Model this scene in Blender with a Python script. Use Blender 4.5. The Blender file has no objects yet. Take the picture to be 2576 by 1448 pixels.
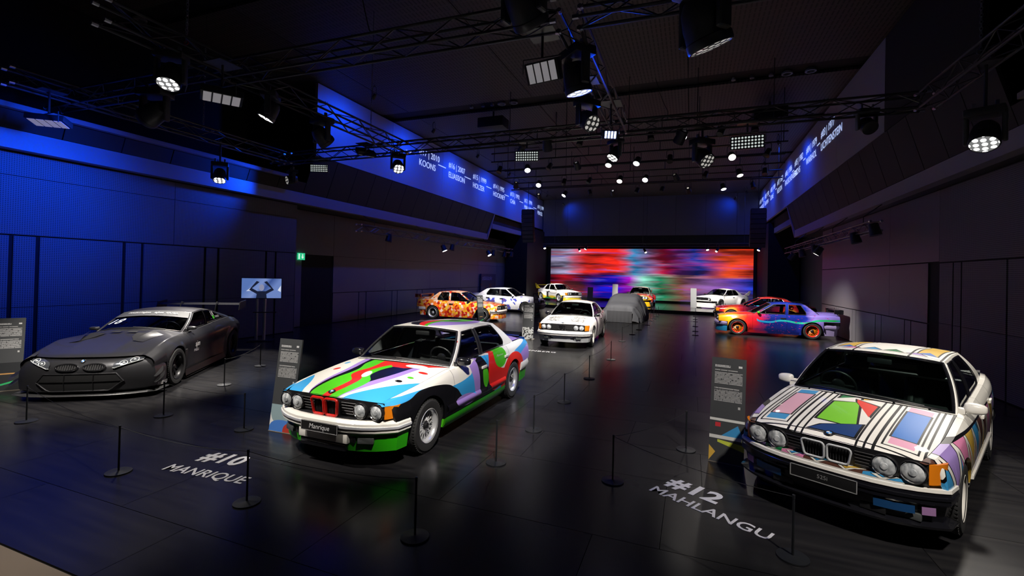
import bpy, bmesh, math, random
from mathutils import Vector, Matrix, Quaternion
from math import pi, sin, cos, radians, sqrt, atan2, exp
random.seed(7)
SC = bpy.context.scene
COL = SC.collection
# ---------------------------------------------------------------- camera (a wide lens, slightly rolled, frame shifted down)
F_PX, CAM_H, YAW, PITCH, ROLL = 1166.91, 2.2114, 0.3684, 0.009737, 0.0232
cam_d = bpy.data.cameras.new('camera'); cam = bpy.data.objects.new('camera', cam_d); COL.objects.link(cam)
cam_d.sensor_width = 36; cam_d.lens = F_PX*36/2576; cam_d.shift_y = -(724-678.43)/2576
cam_d.clip_start = .05; cam_d.clip_end = 200
_f = Vector((-sin(YAW)*cos(PITCH), cos(YAW)*cos(PITCH), sin(PITCH)))
_r = Vector((cos(YAW), sin(YAW), 0)); _u = _r.cross(_f)
_r2 = _r*cos(ROLL)+_u*sin(ROLL); _u2 = -_r*sin(ROLL)+_u*cos(ROLL)
cam.matrix_world = Matrix(((_r2.x,_u2.x,-_f.x,0),(_r2.y,_u2.y,-_f.y,0),(_r2.z,_u2.z,-_f.z,CAM_H),(0,0,0,1)))
SC.camera = cam
# ---------------------------------------------------------------- world and exposure
w = bpy.data.worlds.new('world'); SC.world = w; w.use_nodes = True
w.node_tree.nodes['Background'].inputs[0].default_value = (.05,.07,.16,1)
w.node_tree.nodes['Background'].inputs[1].default_value = .008
SC.view_settings.view_transform = 'Standard'; SC.view_settings.look = 'None'
SC.view_settings.exposure = 0.0; SC.view_settings.gamma = 1; SC.view_settings.use_curve_mapping = False
SC.cycles.max_bounces = 5; SC.cycles.diffuse_bounces = 2; SC.cycles.glossy_bounces = 3; SC.cycles.use_adaptive_sampling = True; SC.cycles.adaptive_threshold = .025; SC.cycles.transparent_max_bounces = 12; SC.cycles.sample_clamp_indirect = 4
SC.cycles.caustics_reflective = False; SC.cycles.caustics_refractive = False

# ================================================================ materials
MATS = {}
def srgb(h):
    c = [int(h[i:i+2],16)/255 for i in (0,2,4)]
    return tuple((x/12.92 if x <= .04045 else ((x+.055)/1.055)**2.4) for x in c)+(1,)
def col(c):
    if isinstance(c, str): return srgb(c)
    return tuple(c)+(1,) if len(c) == 3 else c
def mat(name, c=(.5,.5,.5), rough=.5, metal=0, coat=0, emit=None, es=0, spec=.5, alpha=None, ior=None, trans=0):
    if name in MATS: return MATS[name]
    m = bpy.data.materials.new(name); m.use_nodes = True; b = m.node_tree.nodes['Principled BSDF']
    b.inputs['Base Color'].default_value = col(c); b.inputs['Roughness'].default_value = rough
    b.inputs['Metallic'].default_value = metal; b.inputs['Coat Weight'].default_value = coat
    b.inputs['Coat Roughness'].default_value = .04; b.inputs['Specular IOR Level'].default_value = spec
    if emit is not None:
        b.inputs['Emission Color'].default_value = col(emit); b.inputs['Emission Strength'].default_value = es
    MATS[name] = m; return m
def glassmat(name, tint=(.5,.5,.5), refl=.06, dark=.0):
    """thin pane: transparent tint + mirror-like Fresnel reflection"""
    if name in MATS: return MATS[name]
    m = bpy.data.materials.new(name); m.use_nodes = True; t = m.node_tree; t.nodes.clear()
    o = t.nodes.new('ShaderNodeOutputMaterial'); mx = t.nodes.new('ShaderNodeMixShader')
    tr = t.nodes.new('ShaderNodeBsdfTransparent'); tr.inputs[0].default_value = col(tint)
    g = t.nodes.new('ShaderNodeBsdfGlossy'); g.inputs['Roughness'].default_value = .02
    lw = t.nodes.new('ShaderNodeFresnel'); lw.inputs[0].default_value = 1.45
    t.links.new(lw.outputs[0], mx.inputs[0]); t.links.new(tr.outputs[0], mx.inputs[1]); t.links.new(g.outputs[0], mx.inputs[2])
    t.links.new(mx.outputs[0], o.inputs[0]); MATS[name] = m; return m

class Pat:
    """procedural paint: flat coloured shapes layered over a base colour, in the object's own coordinates"""
    def __init__(s, name, base, rough=.3, metal=0, coat=.8, src='Object', emit=0):
        m = bpy.data.materials.new(name); m.use_nodes = True; s.m = m; s.t = m.node_tree; MATS[name] = m
        s.b = s.t.nodes['Principled BSDF']; s.b.inputs['Roughness'].default_value = rough
        s.b.inputs['Metallic'].default_value = metal; s.b.inputs['Coat Weight'].default_value = coat
        s.b.inputs['Coat Roughness'].default_value = .04; s.b.inputs['Specular IOR Level'].default_value = .3
        tc = s.t.nodes.new('ShaderNodeTexCoord'); sp = s.t.nodes.new('ShaderNodeSeparateXYZ')
        s.vec = tc.outputs[src]; s.t.links.new(s.vec, sp.inputs[0])
        s.x, s.y, s.z = sp.outputs; s.emit = emit
        s.c = col(base)
    def _in(s, n, i, v):
        if isinstance(v, (int, float)): n.inputs[i].default_value = v
        else: s.t.links.new(v, n.inputs[i])
    def op(s, o, a, b=0., c=None):
        n = s.t.nodes.new('ShaderNodeMath'); n.operation = o; s._in(n,0,a); s._in(n,1,b)
        if c is not None: s._in(n,2,c)
        return n.outputs[0]
    def add(s,a,b): return s.op('ADD',a,b)
    def mul(s,a,b): return s.op('MULTIPLY',a,b)
    def lt(s,a,b): return s.op('LESS_THAN',a,b)
    def gt(s,a,b): return s.op('GREATER_THAN',a,b)
    def rng(s,a,lo,hi): return s.mul(s.gt(a,lo), s.lt(a,hi))
    def both(s,*ms):
        r = ms[0]
        for k in ms[1:]: r = s.mul(r,k)
        return r
    def inv(s,m): return s.op('SUBTRACT',1.,m)
    def any(s,*ms):
        r = ms[0]
        for k in ms[1:]: r = s.op('MAXIMUM',r,k)
        return r
    def curve(s, u, pts):
        """smooth f(u) through pts"""
        u0,u1 = pts[0][0],pts[-1][0]; lo = min(p[1] for p in pts); hi = max(p[1] for p in pts); hi = max(hi, lo+1e-4)
        n = s.t.nodes.new('ShaderNodeFloatCurve'); cv = n.mapping.curves[0]
        P = [((p[0]-u0)/(u1-u0), (p[1]-lo)/(hi-lo)) for p in pts]
        cv.points[0].location = P[0]; cv.points[1].location = P[-1]
        for p in P[1:-1]: cv.points.new(*p)
        n.mapping.update()
        s._in(n,1, s.op('MULTIPLY', s.op('SUBTRACT',u,u0), 1/(u1-u0)))
        return s.add(s.mul(n.outputs[0], hi-lo), lo)
    def under(s,u,v,pts): return s.lt(v, s.curve(u,pts))
    def ell(s,u,v,cu,cv,ru,rv,rot=0.):
        a = s.op('SUBTRACT',u,cu); b = s.op('SUBTRACT',v,cv)
        if rot:
            a,b = s.add(s.mul(a,cos(rot)),s.mul(b,sin(rot))), s.op('SUBTRACT',s.mul(b,cos(rot)),s.mul(a,sin(rot)))
        a = s.mul(a,1/ru); b = s.mul(b,1/rv)
        return s.lt(s.add(s.mul(a,a),s.mul(b,b)),1.)
    def poly(s,u,v,pts):
        """convex polygon"""
        ar = sum(pts[i][0]*pts[(i+1)%len(pts)][1]-pts[(i+1)%len(pts)][0]*pts[i][1] for i in range(len(pts)))
        if ar < 0: pts = pts[::-1]
        ms = []
        for i in range(len(pts)):
            (ax,ay),(bx,by) = pts[i],pts[(i+1)%len(pts)]
            d = s.op('SUBTRACT', s.mul(s.op('SUBTRACT',v,ay),bx-ax), s.mul(s.op('SUBTRACT',u,ax),by-ay))
            ms.append(s.gt(d,0.))
        return s.both(*ms)
    def box(s,u,v,u0,u1,v0,v1): return s.both(s.rng(u,u0,u1), s.rng(v,v0,v1))
    def layer(s, mask, c):
        n = s.t.nodes.new('ShaderNodeMix'); n.data_type = 'RGBA'; s._in(n,0,mask)
        for i,cc in ((6,s.c),(7,col(c) if not hasattr(c,'is_linked') else c)):
            if hasattr(cc,'is_linked'): s.t.links.new(cc, n.inputs[i])
            else: n.inputs[i].default_value = cc
        s.c = n.outputs[2]; return s
    def noise(s, scale=5., detail=2., vec=None, sc3=None, dist=0.):
        v = vec or s.vec
        if sc3:
            mp = s.t.nodes.new('ShaderNodeMapping'); mp.inputs['Scale'].default_value = sc3; s.t.links.new(v, mp.inputs[0]); v = mp.outputs[0]
        n = s.t.nodes.new('ShaderNodeTexNoise'); n.inputs['Scale'].default_value = scale; n.inputs['Detail'].default_value = detail
        n.inputs['Distortion'].default_value = dist; s.t.links.new(v, n.inputs['Vector']); return n.outputs['Fac']
    def ramp(s, fac, stops, const=False):
        n = s.t.nodes.new('ShaderNodeValToRGB'); r = n.color_ramp
        if const: r.interpolation = 'CONSTANT'
        while len(r.elements) < len(stops): r.elements.new(.5)
        for e,(p,c) in zip(r.elements, stops): e.position = p; e.color = col(c)
        s._in(n,0,fac); return n.outputs[0]
    def bump(s, h, strength=.2, dist=.01):
        n = s.t.nodes.new('ShaderNodeBump'); n.inputs['Strength'].default_value = strength; n.inputs['Distance'].default_value = dist
        s._in(n,'Height',h); s.t.links.new(n.outputs[0], s.b.inputs['Normal'])
    def done(s):
        tg = ['Base Color']+(['Emission Color'] if s.emit else [])
        for k in tg:
            if hasattr(s.c,'is_linked'): s.t.links.new(s.c, s.b.inputs[k])
            else: s.b.inputs[k].default_value = s.c
        if s.emit: s.b.inputs['Emission Strength'].default_value = s.emit
        return s.m

# ================================================================ mesh building
def lerp(a,b,t): return a+(b-a)*t
def crv(pts):
    """monotone cubic through (u,v) points, flat extension at the ends"""
    pts = sorted(pts); X = [p[0] for p in pts]; Y = [p[1] for p in pts]; n = len(X)
    d = [(Y[i+1]-Y[i])/(X[i+1]-X[i]) for i in range(n-1)]
    m = [d[0]]+[0 if d[i-1]*d[i] <= 0 else 2*d[i-1]*d[i]/(d[i-1]+d[i]) for i in range(1,n-1)]+[d[-1]]
    def f(x):
        if x <= X[0]: return Y[0]
        if x >= X[-1]: return Y[-1]
        i = 0
        while x > X[i+1]: i += 1
        h = X[i+1]-X[i]; t = (x-X[i])/h
        return (2*t**3-3*t*t+1)*Y[i]+(t**3-2*t*t+t)*h*m[i]+(-2*t**3+3*t*t)*Y[i+1]+(t**3-t*t)*h*m[i+1]
    return f
class MB:
    def __init__(s): s.v = []; s.f = []
    def quad(s,a,b,c,d): k = len(s.v); s.v += [tuple(a),tuple(b),tuple(c),tuple(d)]; s.f.append((k,k+1,k+2,k+3)); return s
    def ngon(s,pts): k = len(s.v); s.v += [tuple(p) for p in pts]; s.f.append(tuple(range(k,k+len(pts)))); return s
    def box(s,x0,x1,y0,y1,z0,z1):
        k = len(s.v); s.v += [(x0,y0,z0),(x1,y0,z0),(x1,y1,z0),(x0,y1,z0),(x0,y0,z1),(x1,y0,z1),(x1,y1,z1),(x0,y1,z1)]
        s.f += [(k,k+3,k+2,k+1),(k+4,k+5,k+6,k+7),(k,k+1,k+5,k+4),(k+1,k+2,k+6,k+5),(k+2,k+3,k+7,k+6),(k+3,k,k+4,k+7)]; return s
    def rbox(s,x0,x1,y0,y1,z0,z1,r=.02,n=2):
        """box with all edges rounded"""
        bm = bmesh.new(); bmesh.ops.create_cube(bm, size=1)
        for q in bm.verts: q.co = Vector((lerp(x0,x1,q.co.x+.5), lerp(y0,y1,q.co.y+.5), lerp(z0,z1,q.co.z+.5)))
        r = min(r, .49*min(abs(x1-x0),abs(y1-y0),abs(z1-z0)))
        bmesh.ops.bevel(bm, geom=list(bm.edges), offset=r, segments=n, affect='EDGES', profile=.6)
        s.bm(bm); bm.free(); return s
    def bm(s,bm,M=None):
        k = len(s.v); bm.verts.index_update()
        s.v += [tuple((M @ q.co) if M else q.co) for q in bm.verts]; s.f += [tuple(k+q.index for q in f.verts) for f in bm.faces]; return s
    def grid(s,fn,nu,nv,flip=False):
        k = len(s.v)
        for i in range(nu+1):
            for j in range(nv+1): s.v.append(tuple(fn(i/nu,j/nv)))
        for i in range(nu):
            for j in range(nv):
                a = k+i*(nv+1)+j; q = (a,a+1,a+nv+2,a+nv+1); s.f.append(q[::-1] if flip else q)
        return s
    def cyl(s,p0,p1,r0,r1=None,n=12,caps=True):
        r1 = r0 if r1 is None else r1; p0 = Vector(p0); p1 = Vector(p1); d = (p1-p0)
        if d.length < 1e-9: return s
        q = d.to_track_quat('Z','Y'); k = len(s.v)
        for p,r in ((p0,r0),(p1,r1)):
            for i in range(n): s.v.append(tuple(p+q @ Vector((r*cos(2*pi*i/n), r*sin(2*pi*i/n),0))))
        for i in range(n): j = (i+1)%n; s.f.append((k+i,k+j,k+n+j,k+n+i))
        if caps: s.f += [tuple(k+n-1-i for i in range(n)), tuple(k+n+i for i in range(n))]
        return s
    def lathe(s,prof,n=24,axis='Z',org=(0,0,0),caps=True):
        """prof: (radius, height) list"""
        k = len(s.v); o = Vector(org)
        for r,h in prof:
            for i in range(n):
                a = 2*pi*i/n; c,d = r*cos(a), r*sin(a)
                p = {'Z':(c,d,h),'Y':(d,h,c),'X':(h,c,d)}[axis]; s.v.append(tuple(o+Vector(p)))
        for m in range(len(prof)-1):
            for i in range(n): j = (i+1)%n; s.f.append((k+m*n+i,k+m*n+j,k+(m+1)*n+j,k+(m+1)*n+i))
        if caps:
            if prof[0][0] > 1e-6: s.f.append(tuple(k+n-1-i for i in range(n)))
            if prof[-1][0] > 1e-6: b = k+(len(prof)-1)*n; s.f.append(tuple(b+i for i in range(n)))
        return s
    def tube(s,path,r,n=8,closed=False,caps=True):
        P = [Vector(p) for p in path]; k = len(s.v); L = len(P); up = Vector((0,0,1)); last = None
        for i in range(L):
            a = P[(i-1)%L] if (closed or i) else P[i]; b = P[(i+1)%L] if (closed or i < L-1) else P[i]
            d = (b-a).normalized(); x = up.cross(d) if last is None else last-d*last.dot(d)
            if x.length < 1e-4: x = Vector((1,0,0)).cross(d)
            x.normalize(); y = d.cross(x); last = x
            for j in range(n): t = 2*pi*j/n; s.v.append(tuple(P[i]+x*r*cos(t)+y*r*sin(t)))
        for i in range(L if closed else L-1):
            for j in range(n):
                a = k+i*n+j; b = k+i*n+(j+1)%n; i2 = (i+1)%L; s.f.append((a,b,k+i2*n+(j+1)%n,k+i2*n+j))
        if caps and not closed: s.f += [tuple(k+n-1-j for j in range(n)), tuple(k+(L-1)*n+j for j in range(n))]
        return s
    def sweep(s,path,sec,caps=True):
        """section (outward offset, z) swept along an open plan path [(x,y)]; outward = left-hand side of travel"""
        L = len(path); m = len(sec); k = len(s.v)
        for i in range(L):
            a = path[max(i-1,0)]; b = path[min(i+1,L-1)]; dx,dy = b[0]-a[0], b[1]-a[1]; l = sqrt(dx*dx+dy*dy) or 1
            nx,ny = dy/l,-dx/l
            for o,z in sec: s.v.append((path[i][0]+nx*o, path[i][1]+ny*o, z))
        for i in range(L-1):
            for j in range(m): j2 = (j+1)%m; s.f.append((k+i*m+j,k+i*m+j2,k+(i+1)*m+j2,k+(i+1)*m+j))
        if caps: s.f += [tuple(k+m-1-j for j in range(m)), tuple(k+(L-1)*m+j for j in range(m))]
        return s
    def prism(s,pts,axis,a,b):
        """2-D outline extruded along axis from a to b; pts in the other two axes' order"""
        n = len(pts); k = len(s.v)
        for h in (a,b):
            for p in pts: s.v.append({'X':(h,p[0],p[1]),'Y':(p[0],h,p[1]),'Z':(p[0],p[1],h)}[axis])
        for i in range(n): j = (i+1)%n; s.f.append((k+i,k+j,k+n+j,k+n+i))
        s.f += [tuple(k+n-1-i for i in range(n)), tuple(k+n+i for i in range(n))]; return s
    def ball(s,c,rx,ry=None,rz=None,n=12,m=8):
        ry = ry or rx; rz = rz or rx
        return s.grid(lambda u,v: (c[0]+rx*sin(pi*v)*cos(2*pi*u), c[1]+ry*sin(pi*v)*sin(2*pi*u), c[2]+rz*cos(pi*v)), n, m, True)
    def xf(s,M): s.v = [tuple(M @ Vector(p)) for p in s.v]; return s
    def mirror_y(s):
        """add the mirror image in y"""
        k = len(s.v); s.v += [(x,-y,z) for x,y,z in s.v]; s.f += [tuple(k+i for i in f)[::-1] for f in s.f[:]]; return s
    def mesh(s,name,smooth=True,ang=35,weld=True):
        me = bpy.data.meshes.new(name); me.from_pydata(s.v,[],s.f)
        if weld:
            bm = bmesh.new(); bm.from_mesh(me); bmesh.ops.remove_doubles(bm, verts=bm.verts, dist=1e-5)
            bmesh.ops.recalc_face_normals(bm, faces=bm.faces); bm.to_mesh(me); bm.free()
        if smooth:
            me.polygons.foreach_set('use_smooth',[True]*len(me.polygons)); me.set_sharp_from_angle(angle=radians(ang))
        me.update(); return me
def obj(name, mb, m, parent=None, loc=None, rot=None, smooth=True, ang=35, weld=True, label=None):
    me = mb.mesh(name,smooth,ang,weld) if isinstance(mb,MB) else mb
    if m is not None and not me.materials:
        for q in (m if isinstance(m,(list,tuple)) else [m]): me.materials.append(q)
    o = bpy.data.objects.new(name, me); COL.objects.link(o)
    if loc is not None: o.location = loc
    if rot is not None:
        if isinstance(rot, Quaternion): o.rotation_mode = 'QUATERNION'; o.rotation_quaternion = rot
        else: o.rotation_euler = rot
    if parent: o.parent = parent
    if label: o['label'] = label
    return o
def tag(o, label, cat, group=None):
    o['label'] = label; o['category'] = cat
    if group: o['group'] = group
    return o
def thing(name, label, cat, loc=(0,0,0), rotz=0, group=None):
    o = bpy.data.objects.new(name, None); COL.objects.link(o); o.location = loc; o.rotation_euler = (0,0,rotz)
    o.empty_display_size = .1; return tag(o,label,cat,group)
def struct(o): o['kind'] = 'structure'; return o
def copy_tree(o, parent=None):
    c = o.copy(); COL.objects.link(c); c.parent = parent
    for ch in [q for q in o.children]: copy_tree(ch, c)
    return c
def text_mesh(s, size=1., bold=0., extrude=0., align='CENTER', shear=0., space=1.):
    cu = bpy.data.curves.new('lettering','FONT'); cu.body = s; cu.size = size; cu.offset = bold; cu.extrude = extrude
    cu.align_x = align; cu.align_y = 'CENTER'; cu.shear = shear; cu.resolution_u = 3; cu.space_character = space
    o = bpy.data.objects.new('lettering',cu); COL.objects.link(o)
    me = bpy.data.meshes.new_from_object(o); bpy.data.objects.remove(o); bpy.data.curves.remove(cu)
    return me
def text(name, s, size, m, parent, matrix, **k):
    me = text_mesh(s,size,**k); me.materials.clear(); me.materials.append(m)
    o = bpy.data.objects.new(name,me); COL.objects.link(o); o.parent = parent; o.matrix_local = matrix; return o
def frame(o, x, y):
    """matrix whose X axis is x, Y axis is y (text plane) at o"""
    x = Vector(x).normalized(); y = Vector(y); y = (y-x*y.dot(x)).normalized(); z = x.cross(y)
    return Matrix(((x.x,y.x,z.x,o[0]),(x.y,y.y,z.y,o[1]),(x.z,y.z,z.z,o[2]),(0,0,0,1)))
def spot(name, loc, aim, power, c=(1,1,1), cone=35, blend=.6, r=.1, parent=None):
    l = bpy.data.lights.new(name,'SPOT'); l.energy = power; l.color = c; l.spot_size = radians(cone); l.spot_blend = blend; l.shadow_soft_size = r
    o = bpy.data.objects.new(name,l); COL.objects.link(o)
    q = (Vector(aim)-Vector(loc)).to_track_quat('-Z','Y'); o.rotation_mode = 'QUATERNION'
    o.location = loc; o.rotation_quaternion = q
    if parent:
        o.parent = parent; o.location = Vector(loc)-parent.location      # parents of beams are never rotated
    return o
black = mat('black_plastic',(.012,.012,.014),.45); rubber = mat('tyre_rubber',(.018,.018,.019),.75)
matte_black = mat('matte_black_steel',(.013,.013,.016),.5); chrome = mat('chrome',(.75,.75,.77),.12,1)
silver = mat('silver_alloy',(.68,.69,.71),.3,.5); dark_in = mat('dark_cabin_trim',(.02,.02,.022),.7)
seat_m = mat('grey_seat_cloth',(.11,.115,.12),.85); lampglass = mat('headlamp_glass',(.62,.65,.66),.22,.25)
amber = mat('amber_lens',(.9,.25,.01),.15,0,.6); white_ink = mat('white_ink',(.85,.85,.86),.5); grey_ink = mat('grey_ink',(.3,.3,.31),.5)
redlens = mat('red_lens',(.5,.01,.01),.2); plate_m = mat('plate_black',(.012,.012,.013),.35); bolt_m = mat('bright_steel',(.55,.56,.6),.3,1)
glass_clear = glassmat('window_glass',(.86,.9,.88)); glass_tint = glassmat('tinted_window_glass',(.55,.6,.6))

p = Pat('lamp_lens_glass',(.62,.65,.67),.18,.15,.9); p.layer(1.,p.ramp(p.noise(14.,2.,sc3=(1,1.6,1)),[(.34,(.3,.32,.34)),(.5,(.6,.63,.66)),(.66,(.92,.94,.96))])); lens_glass = p.done()  # grey mottling paints glass scatter and reflections into the lens colour
def no_sample(m):
    m.cycles.emission_sampling = 'NONE'; return m
# ================================================================ wheels
WHEEL_CACHE = {}
def wheel_meshes(R, width, rim, style, key):
    if key in WHEEL_CACHE: return WHEEL_CACHE[key]
    h = width/2
    ty = MB().lathe([(rim*.98,-h*.9),(rim+.02,-h),(R-.03,-h*.98),(R-.008,-h*.82),(R,-h*.6),(R,-h*.28),(R-.006,-h*.26),(R-.006,-h*.2),(R,-h*.18),(R,h*.18),(R-.006,h*.2),(R-.006,h*.26),(R,h*.28),(R,h*.6),(R-.008,h*.82),(R-.03,h*.98),(rim+.02,h),(rim*.98,h*.9)],40,'Y',caps=False)
    for i in range(56):   # shoulder tread blocks
        a = 2*pi*i/56
        for sg in (-1,1):
            b = MB().box(-.0075,.0075,sg*h*.6,sg*h*.86,R-.02,R-.0005); ty_k = len(ty.v)
            M = Matrix.Rotation(a,3,'Y'); ty.v += [tuple(M @ Vector(p)) for p in b.v]; ty.f += [tuple(ty_k+q for q in f) for f in b.f]
    # outer side is +y
    dish = h*.35 if style != 'deep' else h*.05
    rm = MB().lathe([(rim*.98,-h*.85),(rim*.9,-h*.8),(rim*.86,dish*.2),(rim*.88,h*.55),(rim*.93,h*.8),(rim*1.0,h*.9),(rim*1.03,h*.93),(rim*1.0,h*.99),(rim*.97,h*.95)],40,'Y',caps=False)
    back = MB().lathe([(.001,-h*.2),(rim*.88,-h*.2)],32,'Y',caps=False)  # dark disc standing in for the shade behind the spokes
    sp = MB()
    hy = dish
    if style in ('mesh','deep'):
        n = 16
        for i in range(n):
            for sg in (-1,1):
                a = 2*pi*i/n; b = a+sg*2*pi*.075; c = a+sg*2*pi*.02
                p0 = (sin(c)*rim*.26, hy+.012, cos(c)*rim*.26); p1 = (sin(b)*rim*.88, hy+.004, cos(b)*rim*.88)
                sp.cyl(p0,p1,.0085,.007,5)
        for i in range(n):
            a = 2*pi*(i+.5)/n; sp.cyl((sin(a)*rim*.82,hy,cos(a)*rim*.82),(sin(a)*rim*.82,hy+.014,cos(a)*rim*.82),.007,.005,5)
    else:
        n = int(style)
        for i in range(n):
            a = 2*pi*i/n; d = Vector((sin(a),0,cos(a))); t = Vector((cos(a),0,-sin(a))); w0,w1 = .9/n*rim, 1.5/n*rim
            p = [d*rim*.2-t*w0, d*rim*.2+t*w0, d*rim*.9+t*w1*.8, d*rim*.9-t*w1*.8]; k = len(sp.v)
            for dy in (hy-.02,hy+.015): sp.v += [tuple(q+Vector((0,dy,0))) for q in p]
            sp.f += [(k+3,k+2,k+1,k),(k+4,k+5,k+6,k+7),(k,k+1,k+5,k+4),(k+1,k+2,k+6,k+5),(k+2,k+3,k+7,k+6),(k+3,k,k+4,k+7)]
    hub = MB().lathe([(rim*.3,hy-.03),(rim*.3,hy+.015),(rim*.2,hy+.03),(.036,hy+.034),(.034,hy+.045),(.001,hy+.046)],20,'Y',caps=False)
    r = [q.mesh(n_) for q,n_ in ((ty,'tyre'),(rm,'rim'),(back,'brake_shadow'),(sp,'spokes'),(hub,'hub_cap'))]
    WHEEL_CACHE[key] = r; return r
def add_wheel(car, x, y, R, width, rim, style, mr, ms, mh, key, steer=0):
    me = wheel_meshes(R,width,rim,style,key)
    def mk(src, name, m, par):
        me2 = src if src.materials else src
        if not me2.materials: me2.materials.append(m)
        o = bpy.data.objects.new(name, me2); COL.objects.link(o); o.parent = par; return o
    t = mk(me[0],'wheel',rubber,car); t.location = (x,y,R); t.rotation_euler = (0,0,(0 if y > 0 else pi)+steer)
    mk(me[1],'rim',mr,t); mk(me[2],'brake_shadow_disc',dark_in,t); mk(me[3],'spokes',ms,t); mk(me[4],'hub_cap',mh,t); return t

def roundel(car, M, r=.041):
    o = obj('emblem', MB().lathe([(r,0),(r,.004),(r*.94,.006),(r*.6,.005),(r*.6,.0055),(.0005,.0055)],28,caps=False), mat('emblem_black',(.01,.01,.012),.3), car); o.matrix_local = M
    for i,c in enumerate(('2f7fd0','e8e8ea','2f7fd0','e8e8ea')):
        b = MB().ngon([(0,0,.007)]+[(r*.58*cos(pi/2*(i+k/6)), r*.58*sin(pi/2*(i+k/6)), .007) for k in range(7)])
        obj('emblem_quarter', b, mat('emblem_'+c,c,.3), o, weld=False)
    return o

# ================================================================ the car body
def build_car(S):
    """S: spec. local axes: x forward from mid-wheelbase, y left, z up"""
    root = thing(S['name'], S['label'], 'car', S['loc'], S['rot'], 'painted show cars')
    D = S.get('detail',1); xw = S['wb']/2; xf,xr = S['xf'],S['xr']; R = S.get('R',.32); AR = R+S.get('arch',.05); ZS = S.get('sill',.19)
    W = crv(S['w']); ZB = crv(S['belt']); HZ = crv(S['hood']); DZ = crv(S['deck']); sh = S.get('sh',.085)
    P = S['paint']; m_top,m_side,m_roof = P['top'],P['side'],P.get('roof',P['top'])
    flare = S.get('flare',0.); fw = S.get('flw',.2)
    off = crv(S.get('off',[(0,-.06),(.25,-.018),(.45,-.004),(.62,0),(.72,-.006),(.9,-.035),(1,-sh)]))
    def zbot(x):
        z = ZS
        if x > xw+AR-.0005: z = S.get('fend',S.get('fb',(.39,.55))[1]-.01)
        if x > xw+AR-.0005:
            if S.get('ind',1) and S.get('front','classic') == 'classic' and x > xf-S.get('nose',.09)-.15: z = S.get('iz',(.575,.73))[1]+.004
        if x < -xw-AR+.0005: z = S.get('rend',S.get('rb',(.42,.56))[1]-.01)
        for c in (xw,-xw):
            d = abs(x-c)
            if d < AR: z = max(z, R-.01+sqrt(max(AR*AR-d*d,0)))
        return z
    def side(x,z,sg=1):
        tau = min(max((z-.18)/(ZB(x)-.18),0),1); y = W(x)+off(tau)
        if flare:
            for c in (xw,-xw):
                d = sqrt((x-c)**2+(z-R)**2); t = min(max((d-AR)/fw,0),1); y += flare*(1-t*t*(3-2*t))*min(1,max(0,(1-tau)*3.5))
        return (x, sg*y, z)
    def edge(x): return W(x)-sh
    def topz(x,v,cz):
        """v: 0 at centre, 1 at shoulder"""
        return ZB(x)+(cz-ZB(x))*(1-abs(v)**2.4)
    def sidepanel(x0,x1,zlo=None,zhi=None,sg=1,lip=True,nx=None,g=.003):
        b = MB(); xs = [x0+g, x1-g]; n = nx or max(4,int((x1-x0)/.045*D)); L = [lerp(xs[0],xs[1],i/n) for i in range(n+1)]
        for c in (xw,-xw):
            for e in (c-AR,c+AR):
                if xs[0] < e < xs[1]: L += [e-.002,e+.002]
        L = sorted(L); nz = max(6,int(14*D)); k0 = 0; cols = []
        for x in L:
            zb = zbot(x) if zlo is None else max(zlo,zbot(x)); zt = ZB(x) if zhi is None else zhi
            c = [side(x,lerp(zb,zt,(j/nz)),sg) for j in range(nz+1)]
            if lip and zhi is None:
                cz = (HZ(x) if x > S['cowl'][0]-.2 else DZ(x)) if (x > S['cowl'][0]-.25 or x < S['rbase'][0]+.1) else ZB(x)
                for q in (.97,.935):
                    c.append((x, sg*edge(x)*q, topz(x,q,cz)))
            c = [(c[0][0],c[0][1]-sg*.03,c[0][2])]+c      # turned-in lower flange
            cols.append(c)
        m = len(cols[0])
        for c in cols: b.v += c
        for i in range(len(cols)-1):
            for j in range(m-1):
                a = i*m+j; q = (a,a+1,a+m+1,a+m); b.f.append(q if sg < 0 else q[::-1])
        return b
    # ---- side panels
    doors = S['doors']      # x cuts: fender | door | (door) | quarter
    xfe = S.get('xfe',xf-S.get('nose',.09)-.03); xre = xr+.06
    cuts = [xfe]+doors+[xre]; names = ['front_fender']+['door']*(len(doors)-1)+['rear_quarter']
    for sg in (1,-1):
        for i,n in enumerate(names):
            o = obj(n, sidepanel(cuts[i+1],cuts[i],sg=sg), m_side, root)
            if n == 'door' and not S.get('nohandle'):
                hx = cuts[i+1]+.13; z = ZB(hx)-S.get('hz',.15); y = side(hx,z)[1]
                obj('door_handle', MB().rbox(hx-.09,hx+.09,sg*(y-.005),sg*(y+.02),z-.022,z+.022,.012), P.get('handle',black), o)
    # inner dark shell: arch liners, floor, cabin tub
    b = MB().box(xr+.25,xf-.3,-.6,.6,ZS,.5)
    wm = min(W(0),W(xw))-.12
    tub = MB()
    for sg in (1,-1):
        tub.quad((S['cowl'][0],sg*wm,ZS),(S['rbase'][0],sg*wm,ZS),(S['rbase'][0],sg*wm,ZB(-.5)-.03),(S['cowl'][0],sg*wm,ZB(.5)-.03))
    tub.quad((S['cowl'][0],-wm,.3),(S['cowl'][0],wm,.3),(S['rbase'][0],wm,.3),(S['rbase'][0],-wm,.3))
    tub.quad((S['cowl'][0]+.02,-wm,.3),(S['cowl'][0]+.02,wm,.3),(S['cowl'][0]+.02,wm,ZB(.5)-.03),(S['cowl'][0]+.02,-wm,ZB(.5)-.03))
    tub.quad((S['rbase'][0],-wm,.3),(S['rbase'][0],wm,.3),(S['rbase'][0]+.1,wm,ZB(-1.3)-.02),(S['rbase'][0]+.1,-wm,ZB(-1.3)-.02))
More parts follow.
